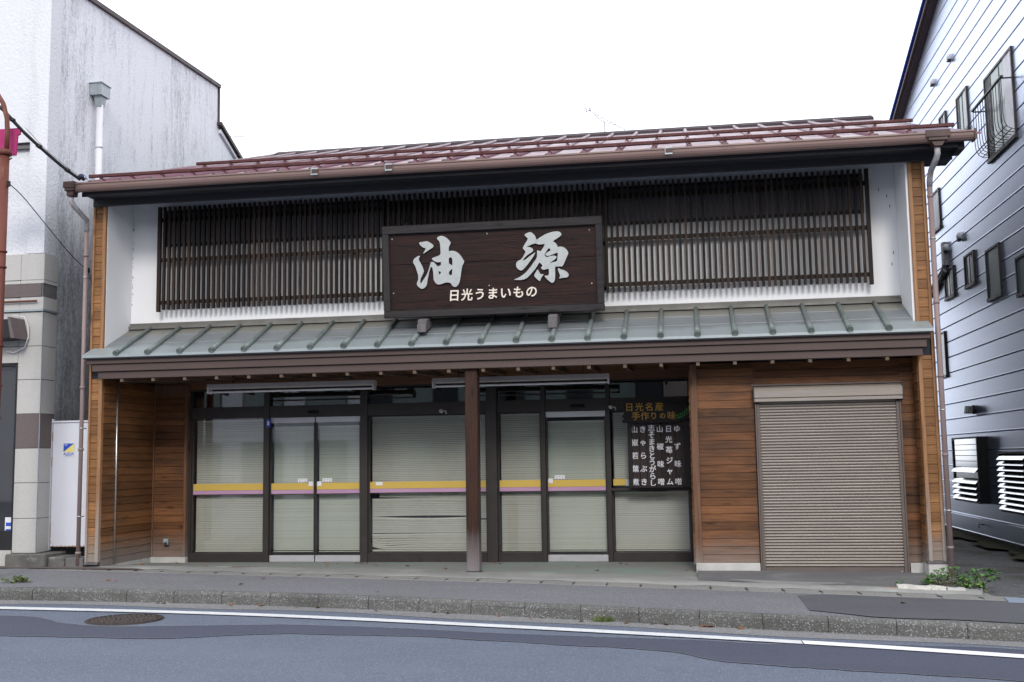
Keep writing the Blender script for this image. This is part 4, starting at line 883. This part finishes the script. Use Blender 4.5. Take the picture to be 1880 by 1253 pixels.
# street lamp post at the left edge, banner, cables
lp = thing('street_lamp', (-8.51,-1.5,.12), 'rusty red street lamp post at the left edge of the pavement', 'street lamp')
b = MB(); b.tube([(-8.52,-1.5,.11),(-8.51,-1.5,5.50)], .066, 16); b.tube([(-8.50,-1.5,5.46),(-8.50,-1.5,5.53)], .082, 16)
for z in (2.1,2.5,3.0,4.0,4.2): b.tube([(-8.51,-1.5,z),(-8.51,-1.5,z+.02)], .077, 16)
b.build('pole', M['rust'], lp)
b = MB(); b.tube([(-8.48,-1.5,5.5),(-8.475,-1.5,5.75),(-8.49,-1.5,5.95),(-8.55,-1.5,6.15),(-8.68,-1.5,6.35),(-8.95,-1.5,6.5),(-9.4,-1.5,6.55)], .03, 12); b.build('arm', M['rust'], lp)
b = MB(); b.lathe([(0,.14),(.10,.12),(.2,.02),(.24,-.04),(.2,-.06),(0,-.05)], (-9.55,-1.5,6.5), 20); b.build('lamp_head', M['lampwhite'], lp)
b = MB(); b.box(-8.45,-8.42,-1.52,-1.48,5.05,5.12); b.tube([(-8.44,-1.5,5.4),(-8.40,-1.5,5.42)],.01,6); b.build('wire_hook', M['black'], lp)
bn = thing('hanging_banner', (-8.7,-1.38,5.5), 'magenta banner edge hanging behind the street lamp post', 'banner')
b = MB(); b.prism([(-9.2,5.86),(-8.405,5.86),(-8.395,5.84),(-8.395,5.775),(-8.41,5.765),(-8.428,5.765),(-8.445,5.50),(-9.2,5.50)], -1.36, -1.33, 'y'); b.build('banner_cloth', M['banner'], bn, .004)
def cable(name, pts, r, label, mat='rubber', knots=0):
    mb = MB(); P = [Vector(p) for p in pts]; path = []
    for i in range(len(P)-1):
        for k in range(12):
            t = k/12; p0, p1, p2, p3 = P[max(i-1,0)], P[i], P[i+1], P[min(i+2,len(P)-1)]
            path.append(.5*((2*p1)+(p2-p0)*t+(2*p0-5*p1+4*p2-p3)*t*t+(3*p1-p0-3*p2+p3)*t**3))
    path.append(P[-1]); mb.tube(path, r, 8)
    for k in range(knots):
        q = path[int((k+.7)/(knots+.4)*(len(path)-1))]; d = (path[1]-path[0]).normalized(); mb.tube([q-d*.03, q, q+d*.03], r*1.35, 8)
    o = mb.build(name, M[mat]); return tag(o, label, 'cable')
cable('power_cable', [(-8.9,-1.52,6.32),(-8.58,-1.5,6.09),(-8.36,-1.3,5.80),(-8.13,-.9,5.50),(-8.02,-.55,5.36)], .022, 'thick black cable running from the lamp post to the roof corner', knots=4)
cable('thin_cable', [(-8.43,-1.5,5.09),(-8.42,-1.2,4.98),(-8.5,-.6,4.78),(-8.72,.4,4.55),(-8.88,1.13,4.44)], .006, 'thin sagging wire from the lamp post down to the stained wall')
cable('support_wire', [(-8.36,-1.3,5.88),(-8.2,-1.0,5.62),(-8.02,-.55,5.40)], .004, 'fine grey wire just above the thick black cable', 'pipegrey')
ci = thing('cable_clamp', (-8.0,-.53,5.38), 'small blue-black clamp where the thick cable meets the gutter', 'clamp')
b = MB(); b.lathe([(0,-.04),(.03,-.035),(.035,0),(.025,.03),(0,.04)], (-8.0,-.55,5.40), 10); b.tube([(-8.04,-.55,5.42),(-7.97,-.52,5.36)], .025, 8); b.build('clamp_body', M['rubber'], ci)
b = MB(); b.tube([(-8.0,-.575,5.38),(-7.95,-.56,5.42),(-7.93,-.53,5.36)], .006, 6); b.build('clamp_wire', M['blue'], ci)
wc = thing('wall_clamp', (-8.88,1.13,4.44), 'small dark wire holder on the stained wall', 'clamp')
b = MB(); b.box(-8.90,-8.84,1.09,1.17,4.40,4.47); b.build('holder', M['black'], wc, .01)

# ------------------------------------------------------------------ right building
rb = thing('clad_building', (6,4,.0), 'tall building clad in blue-grey metal siding right of the shop', 'building')
XR = 4.95
def topz(y): return 10.02 - .304*(y-6.95)
b = MB(); z = .075; k = 0; P_ = .2915
WIN = [(2.65,4.15,6.10,7.47),(5.2,5.93,7.0,7.74),(6.75,7.25,7.15,7.8),(7.6,8.35,5.78,6.55),(6.85,7.55,4.35,4.91),(5.4,6.05,4.35,4.92),(3.9,4.68,3.93,4.76),(2.0,3.1,3.78,4.36),(7.8,8.3,2.93,3.80)]
while z < 13:
    z1 = z+P_-.006; ye = min(14., 6.95+(10.02-z)/.304)      # gable limits
    yt = min(14., 6.95+(10.02-z1)/.304)
    if ye < -1: break
    # panels with a rolled lower lip; vertical seams every 3.64 m
    y0 = -1.
    seams = [s for s in (2.3+(.0 if k%1==0 else 0),5.95,9.6,13.2)]
    ys = [-1]+[s for s in seams if s < yt]+[None]
    for a, c in zip(ys, ys[1:]):
        cl, ct = (ye, yt) if c is None else (c-.003, c-.003)
        prf_ = [(XR+.02,z),(XR+.004,z),(XR-.004,z+.006),(XR-.002,z+.014),(XR,z+.02),(XR-.001,z1-.016),(XR+.013,z1-.001),(XR+.02,z1)]
        n = len(prf_); vs = [(p[0],a,p[1]) for p in prf_]+[(p[0],cl+(ct-cl)*(p[1]-z)/(z1-z),p[1]) for p in prf_]
        b.add(vs, [(j,j+1,j+1+n,j+n) for j in range(n-1)])
    z += P_; k += 1
b.build('metal_siding', M['siding'], rb)
b = MB(); b.prism([(-1,-.2),(14,-.2),(14,7.8),(-1,12.4)], XR+.021, 12); b.build('body', M['ledge'], rb)
b = MB(); b.box(XR-.02,XR+.03,-1,14,-.3,.072); b.build('foundation', M['oldconc'], rb, .004)
b = MB(); b.hexa([(XR-.15,14.2,7.74),(XR+.05,14.2,7.74),(XR+.05,-1.2,12.44),(XR-.15,-1.2,12.44),(XR-.15,14.2,7.84),(XR+.05,14.2,7.84),(XR+.05,-1.2,12.54),(XR-.15,-1.2,12.54)]); vg = b.build('roof_verge', M['brownmetal'], rb)
b = MB(); b.hexa([(XR-.24,14.3,7.86),(12,14.3,7.86),(12,-1.4,12.62),(XR-.24,-1.4,12.62),(XR-.24,14.3,7.90),(12,14.3,7.90),(12,-1.4,12.66),(XR-.24,-1.4,12.66)]); b.build('roof_sheet', M['blue'], rb)
b = MB(); b.hexa([(XR-.20,14.2,7.76),(XR-.152,14.2,7.76),(XR-.152,-1.2,12.46),(XR-.20,-1.2,12.46),(XR-.20,14.2,7.82),(XR-.152,14.2,7.82),(XR-.152,-1.2,12.52),(XR-.20,-1.2,12.52)]); b.build('verge_gutter', M['gutterdark'], vg)
for i, (y0, y1, z0, z1) in enumerate(WIN):
    b = MB(); t = .035; xo = XR-.034
    b.box(xo,XR+.02,y0,y1,z1-t,z1); b.box(xo-.012,XR+.02,y0-.01,y1+.01,z0-.02,z0+t); b.box(xo,XR+.02,y0,y0+t,z0+t,z1-t); b.box(xo,XR+.02,y1-t,y1,z0+t,z1-t)
    b.box(XR-.012,XR-.006,y0+t,y1-t,z0+t,z1-t) if i == 6 else b.box(XR-.009,XR-.007,y0+t,y1-t,z0+t,z1-t)
    f = b.build('window', M['alu'], rb)
    m = 'frost' if i in (6,8) else ('glassdark')
    b = MB(); b.box(XR-.016,XR-.0121,y0+t,y1-t,z0+t,z1-t); b.build('pane', M['frost'] if i in (6,8) else (M['whitepvc'] if i == 3 else M['frost']), f)  # one pane is white, the sky it reflects put into its colour
    if i in (0,1,2,4,5):
        ym = y0 + (y1-y0)*.45
        for (a_, c_) in ((ym,ym+.03),(y1-t-.22*(y1-y0),y1-t)): b = MB(); b.box(XR-.021,XR-.0175,a_,c_,z0+t,z1-t); b.build('stile_and_reveal', M['black'], f)  # middle stile, and a flat black band in place of the far reveal
        b = MB(); b.box(XR-.019,XR-.0165,y0+t,y0+t+(y1-y0)*.28,z0+t,z1-t); b.build('curtain', M['whitepvc'], f)
# window guard
b = MB(); y0, y1 = 2.62, 4.2
for (y) in [y0+(y1-y0)*i/11 for i in range(12)]: b.tube([(XR-.20,y,6.98),(XR-.20,y,6.45),(XR-.19,y,6.33),(XR-.15,y,6.24),(XR-.07,y,6.20),(XR,y,6.20)], .006, 6)
b.box(XR-.22,XR-.18,y0-.05,y1+.05,6.98,7.005); b.box(XR-.20,XR,y0-.03,y0-.01,6.96,6.979); b.box(XR-.20,XR,y1+.01,y1+.03,6.96,6.979); b.tube([(XR-.10,y0,6.2),(XR-.10,y1,6.2)], .008, 6); b.tube([(XR-.16,y0,6.26),(XR-.16,y1,6.26)], .006, 6)
b.build('window_guard', M['darksteel'], rb)
# vents
def hood(y, z, r, m='whitepvc'):
    mb = MB(); pr_ = [(r*.95,0),(r,-.03),(r*.92,-.055),(r*.6,-.08),(0,-.09)]
    mb.lathe(pr_, (XR,y,z), 16, 'x'); o = mb.build('vent_hood', M[m], rb)
    mb = MB(); mb.box(XR-.08,XR-.015,y-r*.75,y+r*.75,z-r*1.02,z-r*.62); mb.build('vent_mouth', M['black'], o)
hood(6.14,8.59,.07); hood(7.5,8.6,.07); hood(6.2,5.31,.08); hood(7.25,5.30,.08)
b = MB(); b.lathe([(.075,0),(.08,-.04)], (XR,6.0,2.22), 16, 'x')
for i in range(4): b.hexa([(XR-.17+.035*i,5.92,2.155),(XR-.155+.035*i,5.92,2.155),(XR-.155+.035*i,6.08,2.155),(XR-.17+.035*i,6.08,2.155),(XR-.15+.03*i,5.93,2.285),(XR-.14+.03*i,5.93,2.285),(XR-.14+.03*i,6.07,2.285),(XR-.15+.03*i,6.07,2.285)])
b.build('louvred_vent', M['blue'] if False else M['darksteel'], rb)
b = MB(); b.tube([(XR,5.87,.26),(XR-.08,5.87,.26),(XR-.09,5.87,.20)], .014, 8); b.tube([(XR-.07,5.82,.30),(XR-.07,5.92,.30)], .008, 6); b.build('garden_tap', M['steel'], rb)
b = MB(); b.box(XR-.09,XR,7.25,7.40,4.98,5.42); b.tube([(XR-.05,7.32,5.0),(XR-.05,7.45,4.92),(XR-.05,8.6,4.70)], .05, 10); b.tube([(XR-.05,7.32,4.9),(XR-.05,7.5,4.84),(XR-.05,8.6,4.58)], .045, 10); b.build('pipe_cover', M['pipegrey'], rb)
# glass louvre windows
def louvre(y0, y1, z0, z1, n, open_, name_):
    b = MB(); xo = XR-.17
    b.box(xo,XR,y0,y0+.05,z0-.05,z1+.03); b.box(xo,XR,y1-.05,y1,z0-.05,z1+.03); b.box(xo,XR,y0+.05,y1-.05,z1,z1+.03); b.box(xo,XR,y0+.05,y1-.05,z0-.05,z0-.01); b.box(XR-.02,XR-.01,y0+.05,y1-.05,z0-.01,z1)
    f = b.build('louvre_window', M['black'], rb); p = (z1-z0)/n
    for i in range(n):
        z = z1-p*i; a = R(41) if open_(i) else R(6)
        dx, dz = math.sin(a)*p*1.12, math.cos(a)*p*1.12
        b = MB(); x1 = xo+.02
        if not open_(i): b.hexa([(x1,y0+.052,z-dz),(x1+.006,y0+.052,z-dz),(x1+.006,y1-.052,z-dz),(x1,y1-.052,z-dz),(x1,y0+.052,z),(x1+.006,y0+.052,z),(x1+.006,y1-.052,z),(x1,y1-.052,z)])
        else: b.hexa([(x1-dx,y0+.052,z-dz-.02),(x1-dx+.003,y0+.052,z-dz-.026),(x1-dx+.003,y1-.052,z-dz-.026),(x1-dx,y1-.052,z-dz-.02),(x1,y0+.052,z-.02),(x1+.003,y0+.052,z-.026),(x1+.003,y1-.052,z-.026),(x1,y1-.052,z-.02)])
        b.build('glass_blade', M['louvreglass'], f)
def lg():
    m, nt, b = newmat('louvre_glass'); b.inputs['Base Color'].default_value = (.70,.72,.76,1); b.inputs['Metallic'].default_value = .8; b.inputs['Roughness'].default_value = .12; return m
M['louvreglass'] = lg()
louvre(5.35,7.1,.68,1.72,11,lambda i: i == 5 or i >= 7,'a'); louvre(2.7,4.15,.62,1.46,10,lambda i: True,'b')

# ------------------------------------------------------------------ houses across the street, added out of view for the glass to reflect
for (x0, x1, h, c, lab) in ((-34,-12.5,7.5,'doorwhite','long pale two-storey building across the street, added out of view to reflect in the shop glass'),(-12.3,-.85,6.2,'rearwall','dark two-storey house across the street, added out of view to reflect in the shop glass'),(-.8,11,7.2,'shutterbox','brown two-storey house across the street, added out of view to reflect in the shop glass'),(12,34,6.6,'ledge','long grey house across the street, added out of view to reflect in the shop glass')):
    t = thing('added_opposite_house', ((x0+x1)/2,-24,-.1), lab, 'building')
    b = MB(); b.box(x0,x1,-32,-24,-.2,h); b.build('wall', M[c], t)
    b = MB(); b.prism([(-33,h),(-23.3,h),(-28,h+2.2)], x0-.4, x1+.4); b.build('roof', M['darksteel'], t)
    x = x0+1
    while x < x1-2:
        for (z0, z1) in ((.1,2.3),(3.6,5.)):
            b = MB(); b.box(x,x+1.7,-24.01,-23.97,z0,z1); w_ = b.build('window', M['alu'], t); b = MB(); b.box(x+.06,x+1.64,-23.965,-23.96,z0+.06,z1-.06); b.build('pane', M['frost'], w_)
        x += 2.6

# ------------------------------------------------------------------ small things on the ground
mh = thing('manhole_cover', (-5.61,-3.54,rz(-5.61)), 'round rusty cast-iron manhole cover in the road', 'manhole cover')
zc = rz(-5.61)+.010
b = MB(); b.lathe([(.375,-.03),(.375,0),(.335,.002),(.335,-.006),(.33,-.006)], (-5.61,-3.54,zc), 40); b.build('cover_ring', M['iron'], mh)
b = MB(); b.disc((-5.61,-3.54,zc-.002), .33, 'z', 40); b.build('cover_plate', M['iron'], mh)
b = MB()
for i in range(150):
    a = i*2.39996; r = .315*math.sqrt((i+.5)/150); b.box(-5.61+r*math.cos(a)-.014,-5.61+r*math.cos(a)+.014,-3.54+r*math.sin(a)-.009,-3.54+r*math.sin(a)+.009,zc-.002,zc+.004)
for rr in (.335,.352,.37):
    for i in range(48): a0, a1 = 2*math.pi*i/48, 2*math.pi*(i+1)/48; b.quad((-5.61+rr*math.cos(a0),-3.54+rr*math.sin(a0),zc+.003),(-5.61+(rr-.006)*math.cos(a0),-3.54+(rr-.006)*math.sin(a0),zc+.003),(-5.61+(rr-.006)*math.cos(a1),-3.54+(rr-.006)*math.sin(a1),zc+.003),(-5.61+rr*math.cos(a1),-3.54+rr*math.sin(a1),zc+.003))
b.build('cover_pattern', M['ironlight'], mh)
b = MB(); 
# steel grate at the right edge
gr = thing('drain_grate', (3.5,-2.1,.0), 'blue-grey steel plate set in the pavement at the right edge', 'drain grate')
b = MB(); g_ = lambda x,y,dz: (x,y,g0(x)+dz)
b.add([g_(3.17,-1.86,.012),g_(3.10,-2.27,.012),g_(4.2,-2.46,.012),g_(4.25,-2.05,.012)], [(0,1,2,3)]); b.build('grate_plate', M['bluemet'], gr)
b = MB()
for i in range(5):
    t = i/5; b.add([g_(3.17-.07*t,-1.86-.41*t,.0135),g_(3.17-.07*t-.003,-1.875-.41*t,.0135),g_(4.25-.05*t,-2.065-.41*t,.0135),g_(4.25-.05*t,-2.05-.41*t,.0135)], [(0,1,2,3)])
b.build('grate_ribs', M['galv'], gr)
# broken whitewashed kerb block by the corner
bk = thing('kerb_fragment', (2.42,-1.35,.01), 'broken whitewashed concrete block lying by the shop corner', 'concrete block')
def rough_block(mb, x0, x1, y0, y1, z0, z1, n=10):
    for i in range(n):
        a, c = x0+(x1-x0)*i/n, x0+(x1-x0)*(i+1)/n
        j = lambda: random.uniform(-.007,.007)
        if i == 0: jj = [j() for _ in range(4)]
        kk = [j() for _ in range(4)]
        mb.hexa([(a,y0+jj[0]-.19*(a-x0),z0),(c,y0+kk[0]-.19*(c-x0),z0),(c,y1+kk[1]-.19*(c-x0),z0),(a,y1+jj[1]-.19*(a-x0),z0),(a,y0+jj[0]*1.5-.19*(a-x0)+.01,z1+jj[2]),(c,y0+kk[0]*1.5-.19*(c-x0)+.01,z1+kk[2]),(c,y1+kk[1]-.19*(c-x0),z1+kk[3]),(a,y1+jj[1]-.19*(a-x0),z1+jj[3])]); jj = kk
b = MB(); rough_block(b, 2.20, 2.67, -1.46, -1.33, .0, .075, 11); b.build('block', M['whiteconc'], bk)
bk = thing('brick_rubble', (2.85,-1.4,.0), 'small weathered rubble pieces among the weeds beside the white block', 'rubble')
b = MB(); rough_block(b, 2.69, 2.86, -1.55, -1.44, .0, .06, 4); b.build('piece', M['concrete'], bk)
b = MB(); rough_block(b, 2.06, 2.18, -1.44, -1.34, .0, .05, 3); b.build('piece', M['rustband'], bk)
b = MB(); rough_block(b, 2.93, 3.06, -1.42, -1.30, -.01, .05, 3); b.build('piece', M['pipegrey'], bk)

# weeds: lobed leaves on thin stems
def plant(name, loc, n, rad, h, ls, mat, label, seed, lean=(0,0), extra=None):
    rnd = random.Random(seed); t = thing(name, loc, label, 'weed')
    st = MB(); lf = MB(); lf2 = MB(); o = Vector(loc)
    for i in range(n):
        a = rnd.uniform(0, 6.283); r = rad*math.sqrt(rnd.random()); hh = h*(1-.6*(r/rad)**2)*rnd.uniform(.45,1.1)
        tip = o + Vector((r*math.cos(a)*1.5+lean[0], r*math.sin(a)*.8+lean[1], hh)); root = o + Vector((r*math.cos(a)*.8,r*math.sin(a)*.4,0)); mid = (root+tip)/2+Vector((0,0,hh*.25))
        if i % 2 == 0: st.tube([root, mid, tip], .0025, 4, False)
        for k in range(3):
            d = Vector((math.cos(a+(k-1)*1.1), math.sin(a+(k-1)*1.1), rnd.uniform(-.5,.5))).normalized(); sd_ = d.cross(Vector((0,0,1))).normalized()
            s_ = ls*rnd.uniform(.6,1.2); up_ = Vector((0,0,1))*s_*rnd.uniform(-.1,.25)
            c = tip+Vector((rnd.uniform(-.02,.02),rnd.uniform(-.02,.02),rnd.uniform(-.02,.02)))
            pts = [c, c+d*s_*.3+sd_*s_*.30+up_, c+d*s_*.55+sd_*s_*.22+up_, c+d*s_*.7+sd_*s_*.28, c+d*s_, c+d*s_*.7-sd_*s_*.28, c+d*s_*.55-sd_*s_*.22+up_, c+d*s_*.3-sd_*s_*.30+up_]
            m_ = c+d*s_*.5-up_*.3
            (lf2 if extra and rnd.random() < .22 and r > rad*.5 else lf).add(pts+[m_], [(8,j,(j+1)%8) for j in range(8)])
    st.build('stems', M['stem'], t); lf.build('foliage', M[mat], t)
    if lf2.v: lf2.build('yellowing_leaves', M[extra], t)
plant('weed_clump', (2.80,-1.10,.0), 95, .17, .23, .055, 'weed', 'bright green weed clump at the foot of the right downpipe', 3, (0,0), 'weedpale')
plant('weed_clump', (2.96,-1.40,.0), 40, .08, .13, .055, 'weed', 'weed with yellowing leaves at the end of the white block', 4, (.03,0), 'weedpale')
plant('weed_clump', (3.15,-.9,-.02), 22, .10, .30, .07, 'weed', 'taller sparse weed leaning into the alley right of the downpipe', 5, (.08,0))
plant('weed_tuft', (2.26,-1.20,.03), 12, .04, .09, .035, 'weed', 'tiny weed tuft behind the left end of the white block', 6)
plant('weed_clump', (-7.98,-1.75,.115), 40, .12, .07, .05, 'weedpale', 'low pale weed patch on the pavement at the left edge', 7)
def grass_tuft(loc, label, seed):
    rnd = random.Random(seed); t = thing('grass_tuft', loc, label, 'weed'); mb = MB(); o = Vector(loc)
    for i in range(60):
        a = rnd.uniform(0,6.283); l_ = rnd.uniform(.05,.13); d = Vector((math.cos(a)*1.3,math.sin(a)*.5,rnd.uniform(.1,.9))).normalized(); s_ = Vector((-math.sin(a),math.cos(a),0))*.005; b0 = o+Vector((rnd.uniform(-.06,.06),rnd.uniform(-.02,.02),0))
        mb.add([b0-s_,b0+s_,b0+d*l_*.6+s_*.7+Vector((0,0,.01)),b0+d*l_,b0+d*l_*.6-s_*.7+Vector((0,0,.01))], [(0,1,2,3,4)])
    mb.build('blades', M['weedpale'], t)
grass_tuft((-.86,kb(-.86)-KD-.03,rz(-.86)), 'small grass tuft growing at the foot of the kerb', 8)

# fallen leaves: one leaf copied
def leaf_mesh(mat):
    mb = MB(); pts = [(0,-.03,0),(.012,-.012,.004),(.032,-.008,.012),(.018,.006,.006),(.026,.024,.014),(.006,.018,.004),(0,.038,.012),(-.007,.018,.004),(-.027,.022,.010),(-.018,.005,.006),(-.033,-.010,.014),(-.012,-.012,.004),(0,0,0)]
    mb.add(pts, [(12,j,(j+1)%12) for j in range(12)]); return mb
rl = random.Random(21)
spots = [(-5.88,.44),(-5.28,.36),(-4.89,.55),(-4.72,1.33),(-4.66,1.30),(-4.75,.21),(-4.68,.24),(-4.82,.18),(-4.61,1.28),(-4.55,1.31),(-2.69,1.25),(-2.62,1.28),(-.87,1.2),(-.95,1.28),(-2.05,.8),(-3.83,.82),(-6.23,.1),(-6.17,.02),(-6.16,.41),(-7.79,.77),(-7.65,.71),(-7.72,.80),(-7.4,1.25),(-4.3,.9),(-5.0,.9),(-5.6,1.2),(-1.5,.9),(-1.2,.35),(-3.2,.4),(-5.05,.05),(-6.6,.5),(-4.95,1.2),(-5.2,1.38),(-.05,.5)]
base = None
for i in range(64):
    if i < len(spots): x, y = spots[i]; z = fz(x,y)+.004
    elif i < 50: x = rl.uniform(-7.2,3); y = kb(x)-KD-.03-abs(rl.gauss(0,.05)); z = rz(x)+.009
    elif i < 58: x = rl.uniform(-.6,.5); y = kb(x)-KD-.02-abs(rl.gauss(0,.03)); z = rz(x)+.009
    else: x = rl.uniform(-7,2.8); y = kb(x)+rl.uniform(.05,1.2); z = g0(x)+.012
    if base is None:
        base = leaf_mesh(None).build('fallen_leaf', M['leafdry']); o = base
        tag(o, 'small dry brown fallen leaf lying on the paving', 'leaf', 'dry leaves scattered over floor and gutter')
    else: o = base.copy(); COL.objects.link(o)
    if i < len(spots): tag(o, 'small dry brown fallen leaf on the worn floor in front of the shop', 'leaf', 'dry leaves on the shop floor')
    elif i < 58: tag(o, 'small dry brown fallen leaf in the gutter along the foot of the kerb', 'leaf', 'dry leaves along the kerb')
    else: tag(o, 'small dry brown fallen leaf on the grey asphalt pavement', 'leaf', 'dry leaves on the pavement')
    o.location = (x,y,z); o.rotation_euler = (rl.uniform(-.3,.3),rl.uniform(-.3,.3),rl.uniform(0,6.28)); s_ = rl.uniform(.6,1.25); o.scale = (s_,s_,s_)
